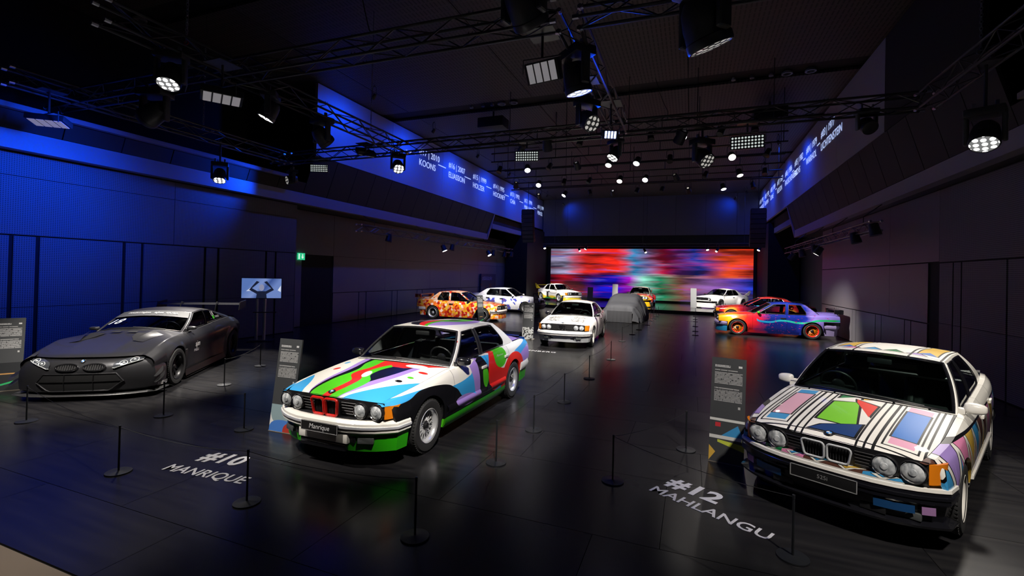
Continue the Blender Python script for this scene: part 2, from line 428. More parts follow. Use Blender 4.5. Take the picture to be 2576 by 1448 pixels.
    obj('underbody', b, dark_in, root, smooth=False); obj('cabin_tub', tub, P.get('cabin',dark_in), root, smooth=False)
    for c in (xw,-xw):
        for sg in (1,-1):
            lin = MB().grid(lambda u,v: (c+AR*1.01*cos(pi*u), sg*lerp(side(c+AR*.97*cos(pi*u),R+AR*sin(pi*u))[1]-.03,.5,v), R-.02+AR*1.01*sin(pi*u)),14,1)
            obj('wheel_liner', lin, dark_in, root)
    # ---- hood, cowl, deck
    cx,cz = S['cowl']; lipx = xf-S.get('nose',.09)+S.get('lip',.0); nb = S.get('nosebow',.1)
    hw = S.get('hoodw',.93)
    def hoodpt(u,v):
        a = (v*2-1); x = lerp(cx+.03-.17*abs(a)**2.4, lipx-nb*abs(a)**3, u); q = a*hw; z = topz(x,q,HZ(x))
        cr = S.get('crease',0.)
        if cr: z += cr*exp(-((abs(q)-.42)/.1)**2)*min(1,(1-u)*4)
        if u > .93: z -= .02*((u-.93)/.07)**2
        return (x, q*edge(x), z)
    hood = obj('hood', MB().grid(hoodpt,int(26*D),int(28*D)), m_top, root)
    # nose skin between hood lip and grille panel on the corner, front wings end caps
    if S.get('emblem',1):
        e = Vector(hoodpt(.945,.5)); e2 = Vector(hoodpt(.86,.5)); roundel(hood if False else root, frame(e+Vector((0,0,.006)),(0,1,0),(e2-e)))
    rb = S['rbase']; dw = S.get('deckw',.9)
    def deckpt(u,v):
        a = v*2-1; x = lerp(rb[0]-.02+.1*abs(a)**2.4, xr+.05+.06*abs(a)**3, u); q = a*dw
        return (x, q*edge(x), topz(x,q,DZ(x))-(.03*((u-.93)/.07)**2 if u > .93 else 0))
    obj('trunk_lid', MB().grid(deckpt,int(14*D),int(22*D),True), P.get('deck',m_top), root)
    obj('rear_panel', MB().grid(lambda u,v: (xr+.05+.06*abs(v*2-1)**3-.02*sin(pi*u), (v*2-1)*edge(xr+.06), lerp(.5,DZ(xr+.06)-.025,u)),6,20), m_side, root)
    # filler strips at the sides of hood / deck edge are covered by the fender lips
    obj('cowl_panel', MB().grid(lambda u,v: (lerp(cx-.06,cx+.05,u)-.17*abs(v*2-1)**2.4, (v*2-1)*edge(cx-.1)*.93, lerp(cz+.0,cz-.012,u)-(cz-ZB(cx-.1))*abs(v*2-1)**2.4),2,18), black, root)
    # ---- greenhouse
    hd,rh = S['hdr'],S['rhdr']; wr = S['wr']; rail = crv(S['rail']); roofz = crv(S['roof'])
    def yb(x): return edge(x)*.935
    def gp(xb,xt,t,sg=1,bul=.03):
        return (lerp(xb,xt,t), sg*(lerp(yb(xb),wr-(.015 if xt < rh[0]+.2 else 0),t)+bul*4*t*(1-t)), lerp(ZB(xb)+.004,rail(xt),t))
    C = S['lines']   # list of (name, xb0,xt0, xb1,xt1, kind)
    for sg in (1,-1):
        for n,a0,a1,b0,b1,kind in C:
            kk = S.get('kink',0.) if n in ('rear_side_window',) else 0.; kp = S.get('kink',0.) if n == 'c_pillar' else 0.
            def pt(s,t,sg=sg,a0=a0,a1=a1,b0=b0,b1=b1,kk=kk,kp=kp):
                e = exp(-(t/.14)**2)
                return gp(lerp(a0,b0,s)+(kk*s+kp*(1-s))*e, lerp(a1,b1,s), t, sg)
            if kind == 'glass':
                g = obj(n, MB().grid(lambda u,v: pt(lerp(.01,.99,u),lerp(.03,.93,v)),8,10,sg > 0), P.get('glass',glass_tint), root)
                loop = [pt(0.0,lerp(.03,.93,i/8)) for i in range(9)]+[pt(i/8,.93) for i in range(1,9)]+[pt(1.,lerp(.93,.03,i/8)) for i in range(1,9)]+[pt(1-i/8,.03) for i in range(1,8)]
                obj('window_trim', MB().tube(loop,.0115,6,True), P.get('trim',black), g)
            else:
                obj(n, MB().grid(lambda u,v: pt(u,lerp(0,1,v)),6,12,sg > 0), (P.get('pillar',m_roof) if kind == 'paint' else P.get('trim',black)), root)
        xs0,xs1 = C[0][2],C[-1][4]
        obj('roof_rail', MB().grid(lambda u,v: gp(lerp(lerp(C[0][1],C[0][2],.93),lerp(C[-1][3],C[-1][4],.93),u) if False else lerp(C[0][1],C[-1][3],u), lerp(xs0,xs1,u), lerp(.93,1.0,v), sg),26,2,sg > 0), P.get('rail',m_roof), root)
    A0 = (C[0][1],C[0][2]); Z0 = (C[-1][3],C[-1][4])
    def screen(xb,xt,cxz,hxz):
        def f(u,v):
            t,a = u,v*2-1; e = gp(xb,xt,t); q = 1-a*a
            return (e[0]+lerp(cxz[0]-gp(xb,xt,0)[0],hxz[0]-gp(xb,xt,1)[0],t)*q, a*e[1], e[2]+lerp(cxz[1]-gp(xb,xt,0)[2],hxz[1]-gp(xb,xt,1)[2],t)*q)
        return f
    ws = screen(A0[0],A0[1],S['cowl'],hd); rs = screen(Z0[0],Z0[1],rb,rh)
    def inset(f,lo=.03,hi=.955,s=.965): return lambda u,v: f(lerp(lo,hi,u), .5+(v-.5)*s)
    for n,f in (('windshield',ws),('rear_window',rs)):
        o = obj(n, MB().grid(inset(f),12,20), P.get('ws_glass',glass_clear) if n == 'windshield' else P.get('glass',glass_tint), root)
        fi = inset(f); loop = [fi(0,i/20) for i in range(21)]+[fi(i/8,1) for i in range(1,9)]+[fi(1,1-i/20) for i in range(1,21)]+[fi(1-i/8,0) for i in range(1,8)]
        obj('rubber_seal', MB().tube(loop,.016,6,True), P.get('trim',black), o)
        fr = MB()   # body-colour surround between seal and pillars
        fr.grid(lambda u,v: f(lerp(0,.035,u),v),1,20).grid(lambda u,v: f(lerp(.95,1,u),v),1,20).grid(lambda u,v: f(u,lerp(0,.02,v)),10,1).grid(lambda u,v: f(u,lerp(.98,1,v)),10,1)
        obj('screen_surround', fr, m_roof, o)
    def roofpt(u,v):
        a = v*2-1; xe = lerp(A0[1],Z0[1],u); ze = rail(xe); q = 1-a*a
        x = xe+lerp(hd[0]-A0[1],rh[0]-Z0[1],u)*q; zc = roofz(x)
        return (x, a*(wr-(.015*min(1,max(0,(rh[0]+.2-xe)/.2)))), ze+(zc-ze)*q)
    obj('roof', MB().grid(roofpt,int(22*D),int(24*D)), m_roof, root)
    # ---- nose plan curve
    nk = S.get('nk',.26)
    def nx(y): return -nk*(abs(y)/W(xw))**4
    def path(x0,inset=0.,wi=0.,back=.36,n=14,extra=0.):
        """plan path right side -> nose -> left side"""
        we = W(xf-.28)-wi; out = []
        ys = [we*sin(pi/2*(i/n*2-1)) for i in range(n+1)]
        pts = [(x0-inset+nk*0-(nk-.0)*(abs(y)/we)**3.2, y) for y in ys]
        xb = xw+AR+.02-extra
        pre = [(xb,-(W(xb)-wi)),(lerp(xb,pts[0][0],.5),-(W(lerp(xb,pts[0][0],.5))-wi))]
        return pre+pts+[(a,-b) for a,b in pre[::-1]]
    def rpath(x0,inset=0.,wi=0.,n=14):
        we = W(xr+.2)-wi; ys = [we*cos(pi*i/n) for i in range(n+1)]
        pts = [(x0+inset+.2*(abs(y)/we)**3.2, y) for y in ys]; xb = -xw-AR-.02
        pre = [(xb,W(xb)-wi),(lerp(xb,pts[0][0],.5),W(lerp(xb,pts[0][0],.5))-wi)]
        return pre+pts+[(a,-b) for a,b in pre[::-1]]
    S['_fn'] = dict(path=path,rpath=rpath,side=side,hoodpt=hoodpt,topz=topz,HZ=HZ,ZB=ZB,W=W,gp=gp,ws=ws,edge=edge,roofpt=roofpt,lipx=lipx,AR=AR,R=R,xw=xw,deckpt=deckpt,DZ=DZ,rs=rs)
    if S.get('front','classic') == 'classic': classic_front(root,S)
    # ---- rear bumper
    if S.get('rear',1):
        zb0,zb1 = S.get('rb',(.42,.56)); mb_ = P.get('bumper',black)
        obj('rear_bumper', MB().sweep(rpath(xr),[(-.06,zb0),(0,zb0),(.02,lerp(zb0,zb1,.5)),(0,zb1),(-.06,zb1)]), P.get('rbumper',mb_), root)
        obj('rear_apron', MB().sweep(rpath(xr,.05,.02),[(-.05,ZS+.02),(-.01,ZS+.02),(.01,zb0+.01),(-.05,zb0+.01)]), P.get('rapron',P.get('apron',mb_)), root)
        for sg in (1,-1):
            obj('tail_lamp', MB().rbox(xr+.03,xr+.09,sg*.36,sg*(edge(xr+.06)-.02),.62,.8,.02), redlens, root)
    # ---- wheels
    wr_ = S.get('wheel',{}); tw = wr_.get('tw',.215)
    for c in (xw,-xw):
        for sg in (1,-1):
            y = side(c,R+AR*.8)[1]+wr_.get('out',0)-tw/2-.012
            add_wheel(root,c,sg*y,R,tw,wr_.get('rim',.2),wr_.get('style','mesh'),wr_.get('mr',silver),wr_.get('ms',silver),wr_.get('mh',black),S['name']+S['label'],wr_.get('steer',0) if c > 0 else 0)
    # ---- mirrors
    mx = S.get('mirror',(A0[0]-.1,.16,.11)); mm = P.get('mirror',black)
    for sg in (1,-1):
        y = yb(mx[0]); z = ZB(mx[0])+.07
        def mp(u,v,sg=sg,y=y,z=z):
            a,b = 2*pi*u, pi*v; ca,sa = cos(a),sin(a); q = lambda t,e: (1 if t >= 0 else -1)*abs(t)**e
            yy_ = -cos(b); tp = 1-.22*(yy_+1)/2; rr = abs(sin(b))**.45
            return (mx[0]+(.075 if ca > 0 else .035)*q(ca,.7)*rr*tp, sg*(y+.035+mx[1]*(yy_+1)/2), z+mx[2]/2*q(sa,.65)*rr*tp)
        o = obj('door_mirror', MB().grid(mp,20,12), mm, root)
        obj('mirror_foot', MB().rbox(mx[0]-.03,mx[0]+.05,sg*(y-.01),sg*(y+.05),z-.07,z-.01,.012), mm, o)
        obj('mirror_glass', MB().box(mx[0]-.038,mx[0]-.034,sg*(y+.055),sg*(y+.01+mx[1]),z-mx[2]*.33,z+mx[2]*.33), chrome, o)
    # ---- cabin
    if S.get('cabin',1):
        seat = S.get('seat',seat_m); lhd = 1 if S.get('lhd',1) else -1
        def chair(x,y,w):
            q = MB().rbox(x-.22,x+.27,y-w/2,y+w/2,.36,.52,.06)
            o = obj('seat', q, seat, root)
            bk = MB().rbox(-.09,.07,-w/2,w/2,0,.58,.06,3).xf(Matrix.Translation((x-.2,y,.47)) @ Matrix.Rotation(-.3,4,'Y')); obj('backrest', bk, seat, o)
            for e in (-1,1): obj('bolster', MB().rbox(-.07,.1,e*w*.36-.04,e*w*.36+.05,.02,.5,.045,3).xf(Matrix.Translation((x-.2,y,.47)) @ Matrix.Rotation(-.3,4,'Y')), seat, o)
            hr = MB().rbox(-.05,.05,-.14,.14,.6,.77,.05,3).xf(Matrix.Translation((x-.2,y,.47)) @ Matrix.Rotation(-.22,4,'Y')); obj('headrest', hr, seat, o)
        fx = S.get('fx',-.22); zr = roofz(fx)-1.41
        for sg in (1,-1): chair(fx,sg*.38,.5)
        if S.get('bench',1):
            o = obj('rear_bench', MB().rbox(fx-1.05,fx-.6,-.62,.62,.38,.52,.06), seat, root)
            obj('backrest', MB().rbox(-.09,.07,-.62,.62,0,.5,.06,3).xf(Matrix.Translation((fx-1.02,0,.48)) @ Matrix.Rotation(-.35,4,'Y')), seat, o)
        db = obj('dashboard', MB().grid(lambda u,v: (cx-.12-.5*u+.04*cos(v*pi*2)-.17*abs(v*2-1)**2.4*(1-u), (v*2-1)*wm, ZB(.4)-.02+.02*sin(pi*u)-.3*max(0,u-.75)*4*.25*4*(u > .75)+(.05*exp(-(((v*2-1)*wm-lhd*.38)/.2)**2)*sin(pi*min(1,u*1.2)))),10,20), dark_in, root)
        sw = MB().tube([(0,.185*cos(2*pi*i/24),.185*sin(2*pi*i/24)) for i in range(24)],.013,6,True); sw.cyl((0,-.17,0),(0,.17,0),.012,n=6).cyl((0,0,-.17),(0,0,0),.012,n=6).lathe([(.07,-.015),(.07,.02),(.05,.03),(.001,.03)],14,'X')
        sw.xf(Matrix.Translation((cx-.62,lhd*.38,ZB(.3)+.02)) @ Matrix.Rotation(.42,4,'Y')); obj('steering_wheel', sw, black, root)
        e = ws(.88,.5); obj('interior_mirror', MB().rbox(e[0]-.1,e[0]-.07,-.12,.12,e[2]-.09,e[2]-.025,.015), black, root)
    if S.get('wipers',1):
        for y0,y1 in ((.5,-.02),(-.02,-.5)):
            p = [ws(.035+.03*i/4,(lerp(y0,y1,i/4)/yb(A0[0])+1)/2) for i in range(5)]; obj('wiper', MB().tube([(a[0]+.012,a[1],a[2]+.014) for a in p],.008,5), black, root)
    for fn in S.get('extra',[]): fn(root,S)
    return root

def classic_front(root,S):
    """black grille panel with twin round lamps, kidney grille, bumper and apron"""
    F = S['_fn']; P = S['paint']; xf = S['xf']; path = F['path']; W = F['W']; lipx = F['lipx']; HZ = F['HZ']; nb = S.get('nosebow',.1)
    gx = lipx-.035; gz0 = S.get('gz0',.56); gw = S.get('gw',.74)*1.0
    def gpt(y,z):
        a = y/W(xf-.4); zt = HZ(lipx)-.02; return (gx-nb*1.0*abs(a)**3+(z-gz0)/(zt-gz0)*S.get('lean',.03), y, z)
    def ztop(y): a = y/W(xf-.4); return F['topz'](lipx-nb*abs(a)**3,a*S.get('hoodw',.93),HZ(lipx-nb*abs(a)**3))-.012
    obj('grille_panel', MB().grid(lambda u,v: gpt(lerp(-gw,gw,v),lerp(gz0-.03,ztop(lerp(-gw,gw,v)),u)),6,24), P.get('grille',black), root)
    for i in range(S.get('bars',5)):
        z = lerp(gz0+.02,HZ(lipx)-.05,(i+.5)/S.get('bars',5))
        for sg in (1,-1): obj('grille_bar', MB().tube([tuple(Vector(gpt(sg*lerp(S.get('kw',.2)+.015,gw-.34,k/4),z))+Vector((.008,0,0))) for k in range(5)],.005,4), black, root)
    # kidneys
    kh0,kh1 = S.get('kz',(gz0-.01,HZ(lipx)-.045)); kw = S.get('kw',.2); km = P.get('kidney',chrome)
    for sg in (1,-1):
        y0,y1 = sg*.012,sg*kw; c = gpt((y0+y1)/2,kh0); pts = []
        r = .03
        for (cy,cz_,a0) in ((y1-sg*r,kh1-r,0),(y0+sg*r,kh1-r,1),(y0+sg*r,kh0+r,2),(y1-sg*r*1.6,kh0+r,3)):
            for k in range(4):
                a = pi/2*(a0+k/3); pts.append((cy+sg*r*cos(a), cz_+r*sin(a)))
        lo = [(gpt(y,z)[0]+.06,y,z) for y,z in pts]
        kn = obj('kidney_grille', MB().tube(lo,S.get('kr',.014),8,True), km, root)
        obj('kidney_back', MB().ngon([(a-.045,b,c2) for a,b,c2 in lo]), dark_in, kn, weld=False)
        for i in range(7):
            y = lerp(y0,y1,(i+1)/8); obj('kidney_slat', MB().box(gpt(y,kh0)[0]+.02,gpt(y,kh0)[0]+.055,y-.003,y+.003,kh0+.012,kh1-.012), P.get('slat',black), kn, smooth=False)
    # lamps
    for ly in S.get('lamps',(.45,.65)):
        for sg in (1,-1):
            z = S.get('lz',.655); p = gpt(sg*ly,z); p = (p[0]+.018,p[1],p[2]); r = S.get('lr',.082)
            o = obj('headlamp', MB().lathe([(r+.011,-.03),(r+.011,.008),(r,.013),(r*.97,.004)],28,'X',p,caps=False), P.get('bezel',black), root)
            obj('lamp_rim', MB().tube([(p[0]+.012,p[1]+r*cos(2*pi*k/24),p[2]+r*sin(2*pi*k/24)) for k in range(24)],.005,5,True), chrome, o)
            obj('lamp_lens', MB().lathe([(r*.98,.004),(r*.85,.012),(r*.5,.019),(r*.34,.021),(r*.32,.026),(.001,.028)],28,'X',p,caps=False), lens_glass, o)
    # corner indicators
    if S.get('ind',1):
        iz0,iz1 = S.get('iz',(.575,.73)); y0 = S.get('iy',gw); 
        for sg in (1,-1):
            y1 = W(lipx-.13)-.006
            def ip(u,v): y = lerp(y0,y1,u); a = y/W(xf-.4); return (gpt(min(y,gw+.02),.6)[0]+.02-.14*u**1.5, sg*y, lerp(iz0,iz1,v))
            b = MB().grid(ip,6,4,sg < 0); b.grid(lambda u,v: (ip(u,v)[0]-.06,ip(u,v)[1]*.98,ip(u,v)[2]),6,4,sg > 0)
            for v in (0,1): b.grid(lambda u,k: (ip(u,v)[0]-.06*k,ip(u,v)[1],ip(u,v)[2]),6,1)
            b.grid(lambda u,v: (ip(1,v)[0]-.06*u,ip(1,v)[1],ip(1,v)[2]),1,4)
            obj('indicator', b, amber, root)
    # filler under the lamps, bumper, apron
    bz0,bz1 = S.get('fb',(.39,.55)); ZS = S.get('apron_z',.2); bm_ = P.get('bumper',black)
    if S.get('fbumper',1):
        pr = S.get('bprof') or [(-.1,bz0),(-.01,bz0),(.012,bz0+.02),(.012,lerp(bz0,bz1,.38)),(.02,lerp(bz0,bz1,.42)),(.02,lerp(bz0,bz1,.58)),(.012,lerp(bz0,bz1,.62)),(.01,bz1-.03),(-.02,bz1),(-.1,bz1)]
        bo = obj('front_bumper', MB().sweep(path(xf),pr), bm_, root)
        if P.get('strip'):
            zc = lerp(bz0,bz1,.5); obj('bumper_strip', MB().sweep(path(xf),[(.018,zc-.014),(.026,zc-.012),(.026,zc+.012),(.018,zc+.014)]), P['strip'], bo)
        if P.get('lipstrip'): obj('bumper_top_strip', MB().sweep(path(xf),[(-.0,bz1-.022),(.016,bz1-.022),(.012,bz1+.004),(-.02,bz1+.006)]), P['lipstrip'], bo)
    sh = obj('bumper_filler', MB().sweep(path(xf,.045,.01),[(-.12,bz1-.02),(0,bz1-.02),(-.01,gz0+.005),(-.12,gz0+.005)]), P.get('filler',black), root)
    ap = obj('front_apron', MB().sweep(path(xf,S.get('api',.03),.012),[(-.08,ZS),(S.get('aplip',-.035),ZS),(S.get('aplip',-.035)+.005,ZS+.03),(-.005,bz0+.005),(-.08,bz0+.005)]), P.get('apron',bm_), root)
    if S.get('fogs'):
        fy0,fy1,fz0,fz1 = S['fogs']
        for sg in (1,-1):
            ym = (fy0+fy1)/2; pp = path(xf,S.get('api',.03),.012); xx = min(pp,key=lambda q: abs(q[1]-ym))[0]; xx2 = min(pp,key=lambda q: abs(q[1]-fy1))[0]
            q = MB().rbox(-.05,.012,-(fy1-fy0)/2,(fy1-fy0)/2,fz0,fz1,.01).xf(Matrix.Translation((xx-.005,sg*ym,0)) @ Matrix.Rotation(sg*atan2((xx-xx2),(fy1-ym+1e-6))*.6,4,'Z'))
            obj('fog_lamp', q, mat('fog_glass',(.12,.13,.13),.15,.3), ap)
            obj('lower_vent', MB().rbox(-.03,.004,-.09,.09,fz0,fz1,.006).xf(Matrix.Translation((pp[len(pp)//2+1][0]-.03,sg*(fy0-.12),0))), black, ap)
    if S.get('plate'):
        pz,txt,tm,ts = S['plate']; x = xf+.03
        o = obj('number_plate', MB().rbox(x-.012,x,-.26,.26,pz-.055,pz+.055,.004), plate_m, root)
        fr = MB()
        for a in ((-.262,-.255,pz-.056,pz+.056),(.255,.262,pz-.056,pz+.056),(-.262,.262,pz-.056,pz-.05),(-.262,.262,pz+.05,pz+.056)): fr.box(x,x+.003,*a)
        obj('plate_frame', fr, mat('plate_frame_grey',(.35,.35,.36),.4), o, smooth=False)
        if txt: text('plate_lettering', txt, ts, tm, o, frame((x+.002,0,pz),(0,1,0),(0,0,1)), shear=S.get('psh',0))
# ================================================================ paints
WHITE='efece4'; INK='0a0a0e'; GREEN='4fc31c'; RED='e8281f'; BLUE='3aa6e6'; PURPLE='a98ad8'
def paint_curves():
    # flowing colour bands over white
    p = Pat('curve_paint_top', WHITE, .5, 0, .45); x,y = p.x,p.y
    p.layer(p.under(x,y,[(.6,.70),(1.0,.52),(1.5,.42),(2.25,.12)]),PURPLE)
    p.layer(p.under(x,y,[(.6,.56),(1.0,.42),(1.4,.33),(1.8,.2),(2.25,.10)]),INK)
    p.layer(p.under(x,y,[(.6,.5),(.9,.36),(1.1,.14),(1.45,.06),(1.75,.22),(2.0,.2),(2.25,.07)]),GREEN)
    p.layer(p.under(x,y,[(.6,.38),(.9,.26),(1.15,.0),(1.45,-.06),(1.75,.07),(2.25,-.0)]),RED)
    p.layer(p.under(x,y,[(.6,-.02),(.9,-.16),(1.2,-.14),(1.5,-.2),(1.8,-.03),(2.05,-.05),(2.25,-.12)]),GREEN)
    p.layer(p.under(x,y,[(.6,-.30),(1.0,-.36),(1.4,-.26),(1.8,-.3),(2.25,-.22)]),INK)
    p.layer(p.under(x,y,[(.6,-.48),(1.0,-.42),(1.4,-.36),(1.8,-.36),(2.25,-.24)]),PURPLE)
    p.layer(p.under(x,y,[(.6,-.58),(1.0,-.52),(1.4,-.44),(1.8,-.4),(2.25,-.26)]),WHITE)
    p.layer(p.both(p.lt(x,1.12),p.inv(p.under(x,y,[(.6,-.4),(.9,-.1),(1.12,.12)])),p.under(x,y,[(.6,.9),(.9,.6),(1.12,.3)])),RED)
    p.layer(p.ell(x,y,.98,.42,.07,.17,.1),WHITE); p.layer(p.ell(x,y,1.5,.0,.12,.055,.3),WHITE)
    p.layer(p.both(p.gt(x,1.35),p.inv(p.under(x,y,[(1.35,.86),(1.7,.55),(2.25,.16)]))),BLUE)
    p.layer(p.both(p.gt(x,1.5),p.under(x,y,[(1.5,-.88),(1.8,-.6),(2.25,-.38)])),BLUE)
    for cx,cy,rx,ry,c in ((1.15,.62,.035,.07,RED),(1.38,.58,.03,.045,GREEN),(1.55,.52,.035,.05,INK),(1.35,-.62,.05,.05,RED),(1.05,-.7,.05,.04,BLUE)): p.layer(p.ell(x,y,cx,cy,rx,ry),c)
    top = p.done()
    p = Pat('curve_paint_roof', WHITE, .5, 0, .45); x,y = p.x,p.y
    p.layer(p.ell(x,y,-.62,-.04,.78,.50),PURPLE)
    p.layer(p.both(p.ell(x,y,-.62,-.04,.78,.50),p.under(x,y,[(-1.4,-.5),(-.6,-.34),(.2,-.1)])),INK)
    p.layer(p.both(p.under(x,y,[(-1.4,.2),(-.6,.26),(-.1,.02),(.2,.1)]),p.inv(p.under(x,y,[(-1.4,.1),(-.6,-.16),(-.1,-.2),(.2,.1)]))),GREEN)
    p.layer(p.both(p.gt(x,-.45),p.under(x,y,[(-.45,.02),(-.1,-.06),(.2,.1)]),p.inv(p.under(x,y,[(-.45,-.2),(-.1,-.22),(.2,.1)]))),RED)
    p.layer(p.ell(x,y,-.75,.05,.2,.07),INK)
    roof = p.done()
    p = Pat('curve_paint_side', WHITE, .5, 0, .45); x,z = p.x,p.z
    p.layer(p.under(x,z,[(-2.6,.97),(-2.0,.9),(-1.5,.84),(-1.0,.7),(-.4,.92),(.0,.93),(.35,.74),(.9,.7),(1.4,.79),(2.3,.72)]),BLUE)
    p.layer(p.both(p.lt(x,-1.2),p.under(x,z,[(-2.6,.84),(-2.1,.8),(-1.6,.68),(-1.2,.5)])),PURPLE)
    p.layer(p.poly(x,z,[(.32,.86),(.12,.3),(-.5,.3),(-.1,.97)]),PURPLE)
    p.layer(p.poly(x,z,[(.08,.9),(-.02,.3),(-.6,.3),(-.12,.97)]),INK)
    p.layer(p.under(x,z,[(-2.6,.2),(-1.1,.5),(-.9,.3),(.1,.38),(.5,.46),(.8,.66),(1.15,.77),(1.5,.79),(1.85,.72),(2.3,.70)]),INK)
    p.layer(p.ell(x,z,-.62,.66,.34,.34,.5),RED)
    p.layer(p.ell(x,z,-.18,.62,.10,.17,-.3),GREEN)
    p.layer(p.ell(x,z,-.92,.8,.26,.17),WHITE); p.layer(p.ell(x,z,-.8,.84,.25,.18),GREEN)
    p.layer(p.both(p.ell(x,z,-1.42,.42,.58,.40),p.gt(z,.28)),RED)
    p.layer(p.ell(x,z,.45,.42,.32,.085,.1),PURPLE)
    p.layer(p.both(p.lt(z,.30),p.lt(x,1.05),p.gt(x,-1.05)),GREEN)
    side = p.done()
    return top,side,roof
def paint_geometric():
    # black-outlined blocks, bars and triangles on white
    p = Pat('block_paint_top', WHITE, .5, 0, .45); x,y = p.x,p.y; a = p.op('ABSOLUTE',y)
    for lo,hi in ((.205,.222),(.262,.279),(.322,.345),(.655,.672),(.715,.735)): p.layer(p.rng(a,lo,hi),INK)
    def shape(pts,c,o=.022):
        cx = sum(q[0] for q in pts)/len(pts); cy = sum(q[1] for q in pts)/len(pts)
        big = [(cx+(q[0]-cx)*(1+o/abs(q[0]-cx+1e-6) if abs(q[0]-cx) > .03 else 1), cy+(q[1]-cy)*(1+o/abs(q[1]-cy+1e-6) if abs(q[1]-cy) > .03 else 1)) for q in pts]
        p.layer(p.poly(x,y,big),INK); p.layer(p.poly(x,y,pts),c)
    # left block: pink ground, blue rectangle; right block: blue ground, pink rectangle
    for sg,g,f in ((1,'e6a3bf','2b74c9'),(-1,'3d97d0','eab2c4')):
        p.layer(p.box(x,y,.83,2.0,*sorted((sg*.37,sg*.63))),INK); p.layer(p.box(x,y,.845,1.985,*sorted((sg*.385,sg*.615))),WHITE)
        p.layer(p.box(x,y,.9,1.16,*sorted((sg*.41,sg*.59))),g); p.layer(p.box(x,y,1.66,1.95,*sorted((sg*.41,sg*.59))),g)
        shape([(1.06,sg*.41),(1.80,sg*.41),(1.80,sg*.585),(1.06,sg*.585)],f,.016)
    shape([(1.78,-.18),(1.82,.15),(1.1,.02),(1.2,-.18)],'7fd035'); shape([(1.5,.18),(1.12,.18),(1.0,-.02),(1.1,.0)],'e63b2e')
    shape([(2.02,-.18),(2.02,.18),(1.72,.18),(1.9,-.1)],'1f3f77'); shape([(1.05,-.17),(.88,.0),(.82,-.17)],'1f7a44'); shape([(.98,.03),(.86,.17),(.8,.0)],'e8c257')
    p.layer(p.box(x,y,2.045,2.06,-.7,.7),INK); p.layer(p.box(x,y,.78,.8,-.7,.7),INK)
    top = p.done()
    p = Pat('block_paint_roof', WHITE, .5, 0, .45); x,y = p.x,p.y; a = p.op('ABSOLUTE',y)
    p.layer(p.box(x,y,-.12,.2,-.6,.6),WHITE)
    for i,c in enumerate(('e58ab5','3d97d0','1f7a44','a58ad0')):
        y0 = -.42+i*.21; 
        p.layer(p.poly(x,y,[(-.0,y0-.01),(-.0,y0+.22),(-.16,y0+.105)]),INK); p.layer(p.poly(x,y,[(-.012,y0+.02),(-.012,y0+.19),(-.13,y0+.105)]),c)
    for sg in (1,-1):
        p.layer(p.poly(x,y,[(-.1,sg*.30),(-1.2,sg*.30),(-1.2,sg*.50),(-.1,sg*.50)]),INK); p.layer(p.poly(x,y,[(-.12,sg*.315),(-1.2,sg*.315),(-1.2,sg*.485),(-.12,sg*.485)]),'dcb44c')
        p.layer(p.poly(x,y,[(-.12,sg*.315),(-.12,sg*.485),(-.3,sg*.4)]),'3d6fc0')
    p.layer(p.rng(a,.255,.275),INK); p.layer(p.rng(a,.53,.55),INK); p.layer(p.box(x,y,.03,.045,-.6,.6),INK)
    roof = p.done()
    def zigzag(name,k,z0,h,base=WHITE):
        p = Pat(name, base, .35); x,z = p.x,p.z; q = p.add(p.mul(x,k),p.mul(p.y,k*.9)) if name.endswith('bumper') else p.mul(x,k)
        fr = p.op('FRACT',q); ce = p.op('FLOOR',q); tri = p.op('ABSOLUTE',p.op('SUBTRACT',p.mul(fr,2.),1.)); t = p.mul(p.op('SUBTRACT',z,z0),1/h)
        up = p.gt(t,tri); idx = p.op('FRACT',p.mul(p.op('SINE',p.add(p.mul(ce,12.9898),p.mul(up,4.7))),43758.5))
        pal = p.ramp(idx,[(0,'dcb44c'),(.14,'1f7a44'),(.28,'3d97d0'),(.42,'e58ab5'),(.56,INK),(.68,'5fcfa5'),(.8,'5a3a30'),(.9,'a58ad0')],True)
        band = p.rng(t,0.,1.); p.layer(band,pal); d = p.op('ABSOLUTE',p.op('SUBTRACT',t,tri))
        p.layer(p.both(band,p.lt(d,.2)),INK); p.layer(p.both(band,p.lt(d,.12)),WHITE)
        for e in (-.04,1.02): p.layer(p.rng(t,e-.02,e+.03),INK)
        return p.done()
    return top, zigzag('block_paint_side',2.6,.36,.46), roof, zigzag('block_paint_bumper',5.,.545,.06)
T_A,S_A,R_A = paint_curves(); T_B,S_B,R_B,Z_B = paint_geometric()
white_gloss = mat('white_bumper',WHITE,.35,0,.4); green_gloss = mat('green_paint','2fae14',.3,0,.6); red_gloss = mat('red_paint','d92018',.3,0,.6); black_gloss = mat('gloss_black',(.008,.008,.011),.18,0,.8)
grey_gloss = mat('pale_grey_paint','c3c6c9',.35,0,.5)
